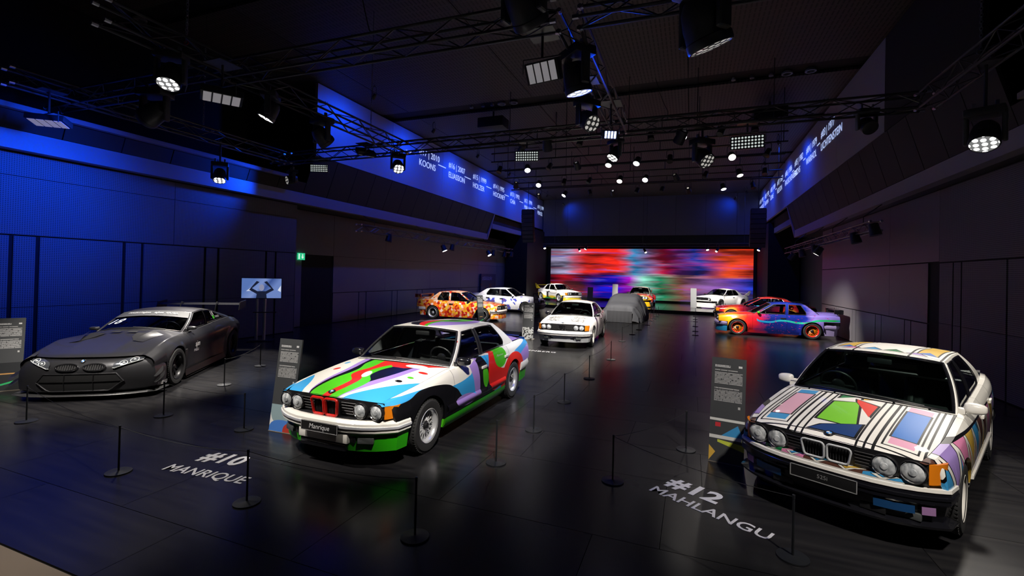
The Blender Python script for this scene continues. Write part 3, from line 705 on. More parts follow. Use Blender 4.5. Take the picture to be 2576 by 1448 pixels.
# ================================================================ the two large saloons in front
def front_detail_A(car,S):
    F = S['_fn']; 
    p = F['path'](S['xf'],.03,.012)
    obj('tow_cover', MB().rbox(2.19,2.245,-.33,.33,.195,.285,.02), black_gloss, car)
    obj('apron_centre', MB().rbox(2.20,2.262,-.34,.36,.29,.40,.015), white_gloss, car)
    for sg in (1,-1):   # ribbed door cladding and sills
        xs = [1.02-.0*i for i in range(1)]
        for x0,x1,m in ((-.2,1.0,S_A),(-1.0,-.22,S_A)):
            o = obj('side_cladding', MB().grid(lambda u,v: (lerp(x0,x1,u), sg*(F['side'](lerp(x0,x1,u),.42)[1]+.022*sin(pi*min(1,max(0,v)))+.002), lerp(.37,.47,v)),16,6,sg < 0), m, car)
        obj('sill_skirt', MB().grid(lambda u,v: (lerp(-1.02,1.02,u), sg*(F['side'](lerp(-1.0,1.0,u),.3)[1]+.012-.05*(1-v)**2), lerp(.17,.31,v)),16,5,sg < 0), green_gloss, car)
    # raised ducktail at the end of the boot
    obj('boot_spoiler', MB().grid(lambda u,v: (lerp(-2.25,-2.56,u), (v*2-1)*(.66-.04*u), F['DZ'](-2.4)+.0+.045*u*u),6,16).grid(lambda u,v: (lerp(-2.56,-2.5,u), (v*2-1)*(.62+.04*u), F['DZ'](-2.4)+.045-.08*u),3,16), black_gloss, car)
    t = text('name_script','Manrique', .075, white_ink, car, frame((-.78,F['side'](-.78,.86)[1]+.004,.86),(-1,0,0),(0,0,1)), shear=.25)
specA = dict(name='saloon_car', label='saloon painted in flowing green, red, blue, purple and black curves with white bumpers', loc=(-3.858,6.421,0), rot=-1.5773, wb=2.833, xf=2.275, xr=-2.55, R=.325,
    w=[(2.25,.76),(1.95,.86),(1.42,.912),(.5,.922),(-.8,.922),(-1.42,.915),(-2.1,.87),(-2.55,.80)],
    belt=[(2.25,.725),(1.8,.79),(1.4,.835),(.8,.893),(0,.925),(-1.2,.955),(-2.0,.95),(-2.5,.90)],
    hood=[(2.25,.772),(1.9,.838),(1.4,.90),(.86,.95)], deck=[(-1.5,1.02),(-2.1,1.015),(-2.55,.975)],
    cowl=(.88,.955), hdr=(.20,1.385), rhdr=(-1.10,1.375), rbase=(-1.66,1.03), wr=.585, rail=[(.12,1.345),(-.5,1.36),(-1.18,1.335)], roof=[(.2,1.385),(-.3,1.412),(-1.1,1.376)],
    lines=[('a_pillar',.70,.13,.62,.05,'paint'),('front_side_window',.62,.05,-.20,-.26,'glass'),('b_pillar',-.20,-.26,-.31,-.35,'trim'),('rear_side_window',-.31,-.35,-1.26,-1.0,'glass'),('c_pillar',-1.26,-1.0,-1.68,-1.17,'paint')], kink=.1,
    doors=[.82,-.26,-1.18], lamps=(.455,.655), lz=.648, lr=.083, gz0=.555, gw=.745, kw=.185, kz=(.562,.752), kr=.017, iz=(.575,.715), fb=(.405,.55), apron_z=.2, fogs=(.46,.64,.30,.365),
    plate=(.445,'Manrique',white_ink,.078), psh=.2, nosebow=.09, detail=1.5, wheel=dict(rim=.205,tw=.235,style='mesh',mr=silver,ms=silver,out=.0), mirror=(.56,.2,.13),
    paint=dict(top=T_A,side=S_A,roof=R_A,pillar=mat('white_pillar',WHITE,.32,0,.6),bumper=white_gloss,apron=green_gloss,rbumper=white_gloss,kidney=red_gloss,handle=white_gloss,strip=mat('grey_strip',(.45,.46,.5),.5),mirror=black_gloss,deck=mat('deck_purple',PURPLE,.3,0,.6),rail=mat('white_pillar'),slat=dark_in),
    extra=[front_detail_A])
carA = build_car(specA)
# light oval on the mirrors
def front_detail_B(car,S):
    F = S['_fn']; 
    obj('lower_lip', MB().sweep(F['path'](2.21,.0,.0),[(-.06,.215),(.015,.215),(.02,.235),(-.06,.25)]), black_gloss, car)
    for sg in (1,-1):
        obj('sill_strip', MB().sweep([(x,sg*F['side'](x,.42)[1]) for x in ([1.0,.5,0,-.5,-1.0] if sg < 0 else [-1.0,-.5,0,.5,1.0][::-1][::-1])][::1] if sg < 0 else [(x,sg*F['side'](x,.42)[1]) for x in (-1.0,-.5,0,.5,1.0)][::-1],[(-.01,.39),(.018 if sg>0 else -.018,.395),(.018 if sg>0 else -.018,.425),(-.01,.43)]), white_gloss, car)
        for y0,y1,c in ((.36,.62,'1c4f86'),(.66,.74,'b78ac0')):
            p = F['path'](S['xf'],.0,0); 
            f = crv(sorted((q[1],q[0]) for q in p[2:-2]))
            obj('apron_colour_panel', MB().grid(lambda u,v: (f(sg*lerp(y0,y1,u))-.018+.012*v, sg*lerp(y0,y1,u), lerp(.315,.385,v)),8,2,sg < 0), mat('panel_'+c,c,.4), car)
specB = dict(name='saloon_car', label='white saloon covered in black-outlined geometric blocks and triangles with a 525i plate', loc=(2.199,6.935,0), rot=-2.0625, wb=2.761, xf=2.215, xr=-2.5, R=.318,
    w=[(2.2,.74),(1.9,.82),(1.38,.868),(.5,.876),(-.8,.876),(-1.38,.87),(-2.1,.83),(-2.5,.75)],
    belt=[(2.2,.715),(1.8,.79),(1.38,.84),(.8,.90),(0,.93),(-1.2,.965),(-2.0,.975),(-2.5,.93)],
    hood=[(2.2,.762),(1.9,.835),(1.4,.905),(.86,.955)], deck=[(-1.5,1.04),(-2.1,1.04),(-2.5,1.0)],
    cowl=(.90,.955), hdr=(.14,1.385), rhdr=(-1.12,1.37), rbase=(-1.72,1.04), wr=.565, rail=[(.06,1.345),(-.5,1.36),(-1.2,1.33)], roof=[(.14,1.385),(-.35,1.412),(-1.12,1.371)],
    lines=[('a_pillar',.73,.07,.64,-.01,'paint'),('front_side_window',.64,-.01,-.18,-.26,'glass'),('b_pillar',-.18,-.26,-.28,-.34,'trim'),('rear_side_window',-.28,-.34,-1.2,-.98,'glass'),('c_pillar',-1.2,-.98,-1.74,-1.2,'paint')], kink=.1,
    doors=[.82,-.24,-1.12], lamps=(.42,.605), lz=.652, lr=.085, gz0=.565, gw=.70, kw=.195, kz=(.585,.735), kr=.01, iz=(.57,.735), fb=(.395,.535), apron_z=.23, fogs=(.47,.66,.255,.315),
    plate=(.44,'525i',grey_ink,.05), nosebow=.09, detail=1.5, wheel=dict(rim=.2,tw=.225,style='12',mr=mat('white_rim',WHITE,.3),ms=mat('yellow_spoke','d9b23a',.35),mh=black,steer=.0), mirror=(.60,.17,.125), lhd=0, seat=mat('black_leather',(.012,.012,.013),.4),
    paint=dict(top=T_B,side=S_B,roof=R_B,pillar=mat('white_pillar'),bumper=black_gloss,apron=black_gloss,kidney=grey_gloss,handle=white_gloss,lipstrip=white_gloss,mirror=white_gloss,deck=mat('white_pillar'),rail=mat('white_pillar'),filler=Z_B,ws_glass=glassmat('green_glass',(.62,.78,.72)),trim=black_gloss),
    extra=[front_detail_B])
carB = build_car(specB)
# ================================================================ the other show cars
def voro(p, scale, vec=None):
    n = p.t.nodes.new('ShaderNodeTexVoronoi'); n.inputs['Scale'].default_value = scale; p.t.links.new(vec or p.vec, n.inputs['Vector'])
    sp = p.t.nodes.new('ShaderNodeSeparateColor'); p.t.links.new(n.outputs['Color'], sp.inputs[0]); return sp.outputs[0]
def spec_two_door(**k):
    d = dict(name='coupe_car', detail=.8, kink=.06, nosebow=.07, bench=1, fx=-.3)
    d.update(k); return d
E30 = dict(sill=.14, wb=2.562, xf=2.10, xr=-2.25, R=.31, sh=.08,
    w=[(2.1,.70),(1.8,.765),(1.28,.80),(.4,.81),(-.8,.81),(-1.28,.805),(-1.9,.77),(-2.25,.70)], flare=.045, flw=.16,
    belt=[(2.1,.70),(1.6,.785),(1.28,.82),(.7,.862),(0,.88),(-1.2,.90),(-1.8,.93),(-2.2,.90)],
    hood=[(2.1,.745),(1.6,.825),(.82,.905)], deck=[(-1.45,1.0),(-1.9,1.02),(-2.25,1.0)],
    cowl=(.84,.915), hdr=(.12,1.325), rhdr=(-1.0,1.325), rbase=(-1.5,.99), wr=.55, rail=[(.05,1.285),(-.5,1.31),(-1.08,1.28)], roof=[(.12,1.325),(-.4,1.365),(-1.0,1.326)],
    lines=[('a_pillar',.68,.05,.58,-.05,'paint'),('front_side_window',.58,-.05,-.38,-.42,'glass'),('b_pillar',-.38,-.42,-.50,-.52,'paint'),('rear_side_window',-.50,-.52,-1.14,-.92,'glass'),('c_pillar',-1.14,-.92,-1.52,-1.08,'paint')],
    doors=[.74,-.44], lamps=(.39,.555), lz=.625, lr=.07, gz0=.55, gw=.66, kw=.1, kz=(.56,.715), kr=.008, iz=(.44,.52), ind=0, fb=(.38,.535), apron_z=.13, aplip=.01, hz=.14)
E24 = dict(wb=2.626, xf=2.20, xr=-2.52, R=.315, sh=.08,
    w=[(2.2,.74),(1.9,.81),(1.31,.855),(.4,.862),(-.8,.862),(-1.31,.855),(-2.0,.82),(-2.5,.72)],
    belt=[(2.2,.70),(1.7,.765),(1.31,.80),(.7,.855),(0,.875),(-1.2,.90),(-2.0,.90),(-2.5,.85)],
    hood=[(2.2,.745),(1.7,.82),(1.2,.87),(.8,.90)], deck=[(-1.6,.975),(-2.1,.965),(-2.5,.93)],
    cowl=(.86,.905), hdr=(.02,1.315), rhdr=(-1.1,1.305), rbase=(-1.78,.97), wr=.53, rail=[(-.06,1.275),(-.5,1.30),(-1.18,1.26)], roof=[(.02,1.315),(-.5,1.362),(-1.1,1.306)],
    lines=[('a_pillar',.70,-.05,.62,-.12,'paint'),('front_side_window',.62,-.12,-.46,-.5,'glass'),('b_pillar',-.46,-.5,-.50,-.54,'trim'),('rear_side_window',-.50,-.54,-1.22,-.98,'glass'),('c_pillar',-1.22,-.98,-1.8,-1.18,'paint')],
    doors=[.76,-.5], lamps=(.42,.585), lz=.635, lr=.073, gz0=.545, gw=.68, kw=.105, kz=(.53,.73), kr=.009, iz=(.555,.715), fb=(.38,.53), apron_z=.2, hz=.13)
E9 = dict(wb=2.625, xf=2.22, xr=-2.4, R=.315, sh=.09,
    w=[(2.2,.70),(1.9,.775),(1.31,.82),(.4,.83),(-.8,.83),(-1.31,.82),(-2.0,.78),(-2.4,.70)], flare=.16, flw=.24,
    belt=[(2.2,.70),(1.7,.76),(1.31,.79),(.7,.83),(0,.85),(-1.2,.875),(-2.0,.87),(-2.4,.83)],
    hood=[(2.2,.745),(1.7,.825),(1.2,.865),(.8,.885)], deck=[(-1.6,.95),(-2.1,.94),(-2.4,.91)],
    cowl=(.84,.89), hdr=(.08,1.31), rhdr=(-1.0,1.31), rbase=(-1.62,.95), wr=.52, rail=[(.0,1.26),(-.5,1.29),(-1.08,1.25)], roof=[(.08,1.31),(-.45,1.36),(-1.0,1.312)],
    lines=[('a_pillar',.70,.02,.64,-.04,'paint'),('front_side_window',.64,-.04,-.48,-.5,'glass'),('b_pillar',-.48,-.5,-.51,-.53,'paint'),('rear_side_window',-.51,-.53,-1.16,-.94,'glass'),('c_pillar',-1.16,-.94,-1.64,-1.08,'paint')],
    doors=[.76,-.5], lamps=(.42,.585), lz=.625, lr=.075, gz0=.54, gw=.67, kw=.075, kz=(.5,.71), kr=.009, ind=0, fb=(.36,.5), apron_z=.06, aplip=.08, fbumper=0, hz=.12, bars=3)
E21 = dict(wb=2.563, xf=2.15, xr=-2.2, R=.315, sh=.08,
    w=[(2.2,.70),(1.9,.765),(1.28,.80),(.4,.81),(-.8,.81),(-1.28,.80),(-1.9,.76),(-2.2,.70)], flare=.2, flw=.3,
    belt=[(2.2,.72),(1.6,.79),(1.28,.825),(.7,.868),(0,.885),(-1.2,.905),(-1.8,.92),(-2.2,.9)],
    hood=[(2.2,.765),(1.6,.84),(.82,.91)], deck=[(-1.45,1.0),(-2.2,.99)],
    cowl=(.84,.915), hdr=(.14,1.33), rhdr=(-.95,1.33), rbase=(-1.45,.99), wr=.55, rail=[(.06,1.29),(-.5,1.315),(-1.03,1.28)], roof=[(.14,1.33),(-.4,1.37),(-.95,1.331)],
    lines=[('a_pillar',.68,.07,.58,-.03,'paint'),('front_side_window',.58,-.03,-.38,-.42,'glass'),('b_pillar',-.38,-.42,-.50,-.52,'paint'),('rear_side_window',-.50,-.52,-1.12,-.88,'glass'),('c_pillar',-1.12,-.88,-1.47,-1.03,'paint')],
    doors=[.74,-.44], lamps=(.40,.565), lz=.64, lr=.07, gz0=.55, gw=.66, kw=.09, kz=(.56,.735), kr=.009, iz=(.56,.72), fb=(.36,.51), apron_z=.08, aplip=.06, hz=.14)
white_car = mat('white_car_paint','f0eeea',.3,0,.6)
def blade(car, x0, x1, y, z, m, name='rear_wing', ends=.0, pylons=None, th=.03):
    o = obj(name, MB().grid(lambda u,v: (lerp(x0,x1,u), (v*2-1)*y, z+.03*u*u+th*sin(pi*u)),8,10).grid(lambda u,v: (lerp(x0,x1,u), (v*2-1)*y, z+.03*u*u-.004),8,10,True), m, car)
    for sg in (1,-1):
        if ends: obj('end_plate', MB().prism([(x0+.08,z-ends),(x1-.1,z-ends*.8),(x1-.12,z+.1),(x0,z+.07)],'Y',sg*y,sg*(y+.015)), m, o)
        if pylons: obj('wing_support', MB().prism([(x0-.02,pylons),(x0+.12,pylons),(x1+.18,z+.01),(x1+.02,z+.01)],'Y',sg*y*pylons_at(car)-.01,sg*y*pylons_at(car)+.01), m, o)
    return o
def pylons_at(c): return .96
# --- white coupe with black speckles
p = Pat('speckle_paint_top','f0eeea',.3); a = p.op('ABSOLUTE',p.y)
p.layer(p.both(p.gt(p.noise(34.,3.),.48),p.gt(p.noise(5.,1.),.42),p.rng(a,.16,.62),p.rng(p.x,1.0,1.85)),INK); sp_top = p.done()
p = Pat('speckle_paint_side','f0eeea',.3); p.layer(p.both(p.gt(p.noise(3.,5.,sc3=(1.6,1,.35),dist=1.2),.53),p.lt(p.x,.75)),'2a2022'); p.layer(p.both(p.gt(p.noise(9.,3.,sc3=(2,1,.5)),.58),p.lt(p.x,.3)),'b9aaa2'); sp_side = p.done()
specC = spec_two_door(**E24, label='white coupe with black speckled bonnet panels and orange corner lamps', loc=(-3.729,15.872,0), rot=-1.522,
    wheel=dict(rim=.195,tw=.2,style='10',mr=mat('white_rim'),ms=mat('white_rim')), seat=mat('burgundy_leather',(.09,.02,.025),.6), mirror=(.56,.16,.12), fogs=(.42,.58,.29,.36),
    paint=dict(top=sp_top,side=sp_side,roof=white_car,bumper=white_car,apron=mat('pale_apron','b9bcc0',.4,0,.3),strip=mat('grey_strip'),mirror=black_gloss,ws_glass=glassmat('green_glass',(.62,.78,.72)),cabin=mat('burgundy_trim',(.1,.03,.035),.8)))
carC = build_car(specC)
# --- orange dotted coupe
p = Pat('dot_paint','f4c9a8',.3); pal = [(0,'f26a1b'),(.16,'f5b02c'),(.3,'d8321c'),(.42,'f3ddd0'),(.55,'f58a3a'),(.66,'b5271a'),(.76,'f2a07f'),(.88,'f7c642')]
p.layer(1., p.ramp(voro(p,9.5),pal,True)); dot = p.done()
p = Pat('dot_paint_roof','f3d9c6',.3); p.layer(p.gt(voro(p,9.),.45), p.ramp(voro(p,9.),[(0,'f26a1b'),(.5,'f3b07a'),(.7,'f58a3a'),(.85,'d8321c')],True)); dot_r = p.done()
def m3_wing(m):
    def f(car,S):
        blade(car,-2.02,-2.32,.66,1.12,m,ends=.0)
        for sg in (1,-1): obj('wing_end', MB().rbox(-2.3,-2.0,sg*.63,sg*.69,.99,1.15,.02), m, car)
        for sg in (1,-1): obj('side_skirt', MB().grid(lambda u,v: (lerp(-.92,.92,u), sg*(S['_fn']['side'](0,.26)[1]+.02-.03*(1-v)), lerp(.13,.24,v)),6,3,sg < 0), S['paint']['side'], car)
    return f
specD = spec_two_door(**E30, label='coupe covered in orange, yellow and red dots with a boot spoiler', loc=(-10.302,20.308,0), rot=.051,
    wheel=dict(rim=.215,tw=.23,style='deep',mr=silver,ms=mat('dark_spoke',(.05,.05,.055),.4,.5),mh=silver), paint=dict(top=dot,side=dot,roof=dot_r,bumper=mat('pale_bumper','e9e2dc',.35,0,.4),apron=dot,strip=black,kidney=chrome), extra=[m3_wing(dot)])
carD = build_car(specD)
# --- rainbow coupe
def rainbow(name, amt):
    p = Pat(name,'1b2a8c',.2,0,1.); q = p.add(p.x,p.mul(p.op('SUBTRACT',p.noise(2.2,3.,sc3=(1,1,2.5)),.5),.9))
    p.layer(1., p.ramp(p.mul(p.add(q,2.3),1/4.4),[(0,'7d6fc9'),(.2,'8a78cc'),(.3,'1a2a90'),(.58,'16246f'),(.66,'c71c30'),(.74,'e32a20'),(.84,'f08a1c'),(.93,'f6b722')]))
    if amt:
        c = p.curve(p.x,[(-2.3,.74),(-1.5,.72),(-.9,.60),(-.3,.66),(.2,.58),(.6,.68)]); d = p.op('ABSOLUTE',p.op('SUBTRACT',p.z,c))
        p.layer(p.both(p.lt(d,.035),p.lt(p.x,.6)), p.ramp(p.mul(p.add(p.x,2.3),.34),[(0,'2f8fd6'),(.1,'1fae4e'),(.55,'2bb59a'),(.85,'1f86b8')]))
        p.layer(p.both(p.gt(p.noise(9.,1.,sc3=(1,1,3.2)),.68),p.lt(p.x,.5)),'a02a78')
        p.layer(p.both(p.lt(p.x,-1.65),p.lt(p.z,.68),p.gt(p.z,.5)),INK)
    return p.done()
rb_s,rb_t = rainbow('rainbow_paint_side',1),rainbow('rainbow_paint_top',0)
mauve = mat('mauve_bumper','a596c8',.35,0,.4)
specJ = spec_two_door(**E30, label='coupe fading from yellow and red to blue and violet with red wheel rims', loc=(3.074,21.421,0), rot=-3.16,
    wheel=dict(rim=.215,tw=.22,style='mesh',mr=mat('red_rim','d81f1f',.3,0,.5),ms=mat('orange_spoke','e28a1c',.35),mh=black), seat=mat('red_seat',(.5,.06,.03),.7), mirror=(.52,.14,.1),
    paint=dict(top=rb_t,side=rb_s,roof=rb_t,bumper=mauve,rapron=mauve,apron=mat('teal_apron','1f7fae',.4,0,.4),kidney=black,glass=glass_clear,mirror=green_gloss), extra=[m3_wing(black_gloss)])
carJ = build_car(specJ)
# --- dark red coupe behind it
p = Pat('flame_paint','3a0a16',.2,0,1.); n = p.noise(2.4,4.,dist=1.5); p.layer(1., p.ramp(p.add(n,p.mul(p.z,.18)),[(0.3,'14060c'),(.52,'7c1026'),(.63,'c41a2c'),(.76,'e86a22')])); fl_m = p.done()
p = Pat('flame_side','1a070c',.2,0,1.); d = p.op('SQRT',p.add(p.op('POWER',p.op('SUBTRACT',p.op('ABSOLUTE',p.x),1.313),2.),p.op('POWER',p.op('SUBTRACT',p.z,.33),2.)))
p.layer(1., p.ramp(p.add(d,p.mul(p.op('SUBTRACT',p.noise(4.,3.),.5),.35)),[(.36,'f0a23a'),(.44,'e0461f'),(.56,'a8142a'),(.75,'5c0f2a'),(1.,'1c0a1c')])); fl_s = p.done()
specI = spec_two_door(**E24, label='dark red coupe with orange flames around its wheel arches', loc=(3.361,27.448,0), rot=-3.192,
    wheel=dict(rim=.195,tw=.2,style='10'), paint=dict(top=fl_m,side=fl_s,roof=mat('flame_roof','b32a22',.25,0,.8),bumper=black_gloss,apron=black_gloss,trim=chrome,kidney=chrome))
carI = build_car(specI)
# --- white saloon with blue clouds
p = Pat('cloud_paint','e9ebf0',.3); n = p.noise(2.3,4.); p.layer(p.both(p.gt(n,.56),p.lt(p.z,.82)),'4a58c0'); p.layer(p.both(p.gt(n,.63),p.lt(p.z,.82)),'6a4a86'); p.layer(p.both(p.gt(p.noise(3.1,3.),.62),p.lt(p.z,.5)),'7fb59a'); cl = p.done()
p = Pat('cloud_paint_top','e9ebf0',.3); p.layer(p.both(p.gt(p.noise(1.8,3.),.6),p.gt(p.x,.8)),'8f8cd0'); cl_t = p.done()
specE = dict(specB); specE.update(name='saloon_car', label='white saloon with blue and violet cloud shapes along its doors', loc=(-10.194,25.997,0), rot=-.029, plate=None, detail=.8, seat=seat_m, extra=[], lhd=1,
    wheel=dict(rim=.2,tw=.21,style='14'), fogs=None, paint=dict(top=cl_t,side=cl,roof=mat('silver_white_roof','e4e5ea',.3,0,.6),bumper=mat('dark_bumper',(.05,.055,.07),.4),apron=black,lipstrip=mat('silver_white_roof'),kidney=chrome,mirror=white_car))
carE = build_car(specE)
# --- white and yellow racing coupe with tall wing (on the stage)
p = Pat('sun_paint','f2f0ea',.3); p.layer(p.under(p.x,p.z,[(-2.3,.6),(-1.2,.62),(-.6,.38),(.2,.44),(.9,.36),(1.6,.52),(2.2,.5)]),'efd53a'); p.layer(p.under(p.x,p.z,[(-2.3,.2),(-.9,.2),(-.5,.33),(.1,.24),(.6,.33),(1.0,.2),(2.2,.2)]),'3f9a4c')
p.layer(p.rng(p.op('ABSOLUTE',p.op('SUBTRACT',p.z,p.curve(p.x,[(-2.3,.7),(-.8,.74),(.3,.62),(1.3,.7),(2.2,.62)]))),-1.,.012),'2a2c3a'); p.layer(p.box(p.x,p.z,-.64,-.4,.3,.72),'26242c'); sun = p.done()
def big_wing(m,z=1.2,y=.78):
    def f(car,S):
        o = blade(car,-2.05,-2.5,y,z,m)
        for sg in (1,-1): obj('wing_fin', MB().prism([(-1.6,.93),(-2.25,.93),(-2.55,z+.16),(-2.35,z+.14),(-2.0,z-.05)],'Y',sg*y,sg*(y+.025)), m, o)
    return f
specF = spec_two_door(**E21, label='white and yellow racing coupe with a tall rear wing on the stage', loc=(-9.69,35.715,.2), rot=-.714,
    wheel=dict(rim=.22,tw=.27,style='16',mr=silver,ms=silver,out=-.02), paint=dict(top=white_car,side=sun,roof=white_car,bumper=white_car,apron=mat('yellow_paint','efd53a',.3,0,.5),kidney=chrome,glass=glass_clear), cabin=1, bench=0, extra=[big_wing(mat('yellow_paint'),1.2)])
carF = build_car(specF)
# --- red and yellow racing coupe (on the stage)
p = Pat('poster_paint_top','f0eeea',.3); p.layer(p.under(p.x,p.y,[(.6,.9),(1.3,.55),(1.8,.75),(2.3,.4)]),'e2452c'); p.layer(p.gt(p.x,1.86),'f0b21e'); p.layer(p.ell(p.x,p.y,1.2,-.4,.45,.3),'f0eeea'); po_t = p.done()
p = Pat('poster_paint_side','d9352b',.3); p.layer(p.gt(p.x,1.75),'f3b71e'); p.layer(p.under(p.x,p.z,[(-2.4,.9),(-1,.4),(-.2,.75),(.6,.5),(1.0,.2),(2.2,.2)]),'4a86c8'); p.layer(p.ell(p.x,p.z,.2,.7,.7,.2),'f0eeea'); po_s = p.done()
specG = spec_two_door(**E9, label='racing coupe with yellow nose and red bonnet on the stage', loc=(-3.364,34.419,.2), rot=-1.57,
    wheel=dict(rim=.22,tw=.26,style='16',out=-.02), paint=dict(top=po_t,side=po_s,roof=mat('orange_roof','f0d9b8',.3,0,.5),bumper=mat('yolk_paint','f3b71e',.3,0,.5),apron=mat('yolk_paint'),filler=mat('yolk_paint'),kidney=chrome,glass=glass_clear), bench=0,
    extra=[lambda car,S: [obj('wing_mirror_post', MB().rbox(-2.35,-1.9,sg*.6,sg*.63,.93,1.12,.01), po_s, car) for sg in (1,-1)]])
carG = build_car(specG)
# --- plain white racing coupe with finned tail (on the stage)
p = Pat('grid_paint','f2f1ee',.28,0,.7)
for ax,s_ in ((p.x,5.),(p.z,6.)): p.layer(p.lt(p.op('FRACT',p.mul(ax,s_)),.03),'b9b8b6')
gr = p.done()
def fin_tail(car,S):
    for sg in (1,-1): obj('tail_fin', MB().prism([(-1.7,.86),(-2.35,.86),(-2.62,1.2),(-2.4,1.18),(-2.1,1.02)],'Y',sg*.7,sg*.74), gr, car)
    blade(car,-2.05,-2.5,.72,1.02,white_car)
specH = spec_two_door(**E9, label='white racing coupe with flared arches and tail fins on the stage', loc=(1.977,36.419,.2), rot=-2.213,
    wheel=dict(rim=.22,tw=.26,style='16',mr=mat('dark_rim',(.15,.15,.16),.3,.7),ms=mat('dark_rim'),out=-.02), paint=dict(top=gr,side=gr,roof=gr,bumper=white_car,apron=gr,filler=gr,kidney=chrome), bench=0, extra=[fin_tail])
specH['lamps'] = (.57,)
carH = build_car(specH)
# --- black endurance racer
gun = mat('gunmetal_satin',(.034,.034,.038),.34,.45,.45); gun2 = mat('carbon_black',(.012,.012,.013),.35); banner = mat('grey_sun_strip',(.07,.073,.077),.6)
def racer_front(car,S):
    F = S['_fn']; xf = S['xf']; P = F['path']
    obj('nose_skin', MB().sweep(P(xf,0,0,extra=.0),[(-.25,.13),(-.03,.13),(.0,.16),(.012,.3),(.004,.42),(-.02,.52),(-.07,.6),(-.18,.665),(-.34,.69)]), gun, car)
    pts = P(xf,0,0); f = crv(sorted((q[1],q[0]) for q in pts[2:-2]))
    prof = crv([(.12,-.03),(.16,.0),(.3,.012),(.42,.004),(.52,-.02),(.6,-.07),(.66,-.18)])
    def fp(y,z,o=.012): return (f(y)+prof(z)+o, y, z)
    hexa = [(-.60,.30),(-.5,.43),(.5,.43),(.60,.30),(.42,.155),(-.42,.155)]
    def inhex(y): 
        a = abs(y); hi = .43 if a < .5 else lerp(.43,.30,(a-.5)/.1); lo = .155 if a < .42 else lerp(.155,.30,(a-.42)/.18); return lo,hi
    it = obj('front_intake', MB().grid(lambda u,v: fp(lerp(-.6,.6,v), lerp(*inhex(lerp(-.6,.6,v)),u)),8,32), mat('intake_black',(.004,.004,.005),.7), car)
    lo = [fp(lerp(-.6,.6,i/24), inhex(lerp(-.6,.6,i/24))[1],.014) for i in range(25)]+[fp(lerp(.6,-.6,i/24), inhex(lerp(.6,-.6,i/24))[0],.014) for i in range(1,24)]
    obj('intake_rim', MB().tube(lo,.012,6,True), gun, it)
    for y in (-.2,.2): obj('intake_strut', MB().tube([fp(y,.16,.02),fp(y,.29,.025),fp(y,.425,.02)],.006,5), gun2, it)
    obj('intake_bar', MB().tube([fp(lerp(-.56,.56,i/10),.31,.024) for i in range(11)],.007,5), gun2, it)
    for sg in (1,-1):
        lo = [fp(sg*(.19+.155*cos(a)), .535+.055*sin(a)*(1 if sin(a) < 0 else .9), .02) for a in [2*pi*i/20 for i in range(20)]]
        k = obj('kidney_grille', MB().tube(lo,.012,6,True), mat('dark_chrome',(.3,.3,.32),.2,1), car)
        obj('kidney_back', MB().ngon([(a-.004,b,c) for a,b,c in lo]), dark_in, k, weld=False)
        for i in range(9):
            y = sg*lerp(.06,.32,i/8); h = .05*sqrt(max(0,1-((abs(y)-.19)/.155)**2)); obj('kidney_slat', MB().tube([fp(y,.535-h,.022),fp(y,.535+h*.9,.024)],.004,4), mat('dark_chrome'), k)
        # headlamp
        def hp(u,v): 
            y = lerp(.44,.80,u); zc = lerp(.545,.66,u**.8); h = .05*(1-.25*u)*(1 if u > .06 else .6); q = fp(sg*y,min(.655,zc+h*(v-.5)*2),.014); return q
        hl = obj('headlamp', MB().grid(hp,14,5,sg < 0), mat('headlamp_dark',(.12,.13,.15),.1,.6), car)
        for yy,zz in ((.57,.585),(.69,.622)): obj('lamp_ring', MB().tube([tuple(Vector(fp(sg*(yy+.05*cos(a)),zz+.032*sin(a),.022))) for a in [2*pi*i/14 for i in range(14)]],.006,5,True), lampglass, hl); obj('lamp_bulb', MB().ball(fp(sg*yy,zz,.014),.02), lampglass, hl)
        obj('lamp_brow', MB().tube([tuple(Vector(hp(i/12,0))+Vector((.006,0,0))) for i in range(13)],.007,5), lampglass, hl)
        for z,l in ((.30,.30),(.40,.24)):   # dive planes
            obj('dive_plane', MB().grid(lambda u,v: (lerp(xf-.12,xf-.12-l*1.3,u), sg*(F['W'](1.95)+.012+.07*v*sin(pi*min(1,u*.8+.2))), z-.06+.13*u),8,2), gun2, car)
        # bonnet vents: a black opening with a raised lip along its outer edge
        on = lambda x,y,h: (x,sg*y,F['topz'](x,y/F['edge'](x),F['HZ'](x))+h)
        obj('bonnet_vent', MB().ngon([on(1.72,.40,.018),on(1.52,.28,.02),on(1.27,.24,.022),on(1.25,.50,.03)]), mat('intake_black'), car, weld=False)
        obj('vent_lip', MB().grid(lambda u,v: on(lerp(1.74,1.24,u),lerp(.40,.51,u)+lerp(0,.16,v),(.02+.05*u)*(1-v)**1.5+.006),8,5), gun, car)
        obj('centre_vent', MB().ngon([(x,sg*y,F['topz'](x,y/F['edge'](x),F['HZ'](x))+.02) for x,y in ((1.12,.05),(1.12,.2),(1.24,.22),(1.24,.06))]), mat('intake_black'), car, weld=False)
        obj('side_skirt', MB().grid(lambda u,v: (lerp(-1.05,1.05,u), sg*(F['W'](0)+.05-.02*v), lerp(.08,.2,v)),8,3,sg < 0), gun2, car)
        obj('front_brake_duct', MB().rbox(.98,1.08,sg*(F['W'](1.0)-.01),sg*(F['W'](1.0)+.02),.25,.6,.02), gun2, car)
    sp_ = P(xf+.05,0,-.03); obj('splitter', MB().sweep(sp_,[(-.4,.075),(.02,.075),(.03,.085),(.02,.097),(-.4,.097)]), mat('splitter_carbon',(.05,.05,.052),.4), car)
    roundel(car, frame(fp(0,.625,.03),(0,1,0),(-.6,0,1)),.035)
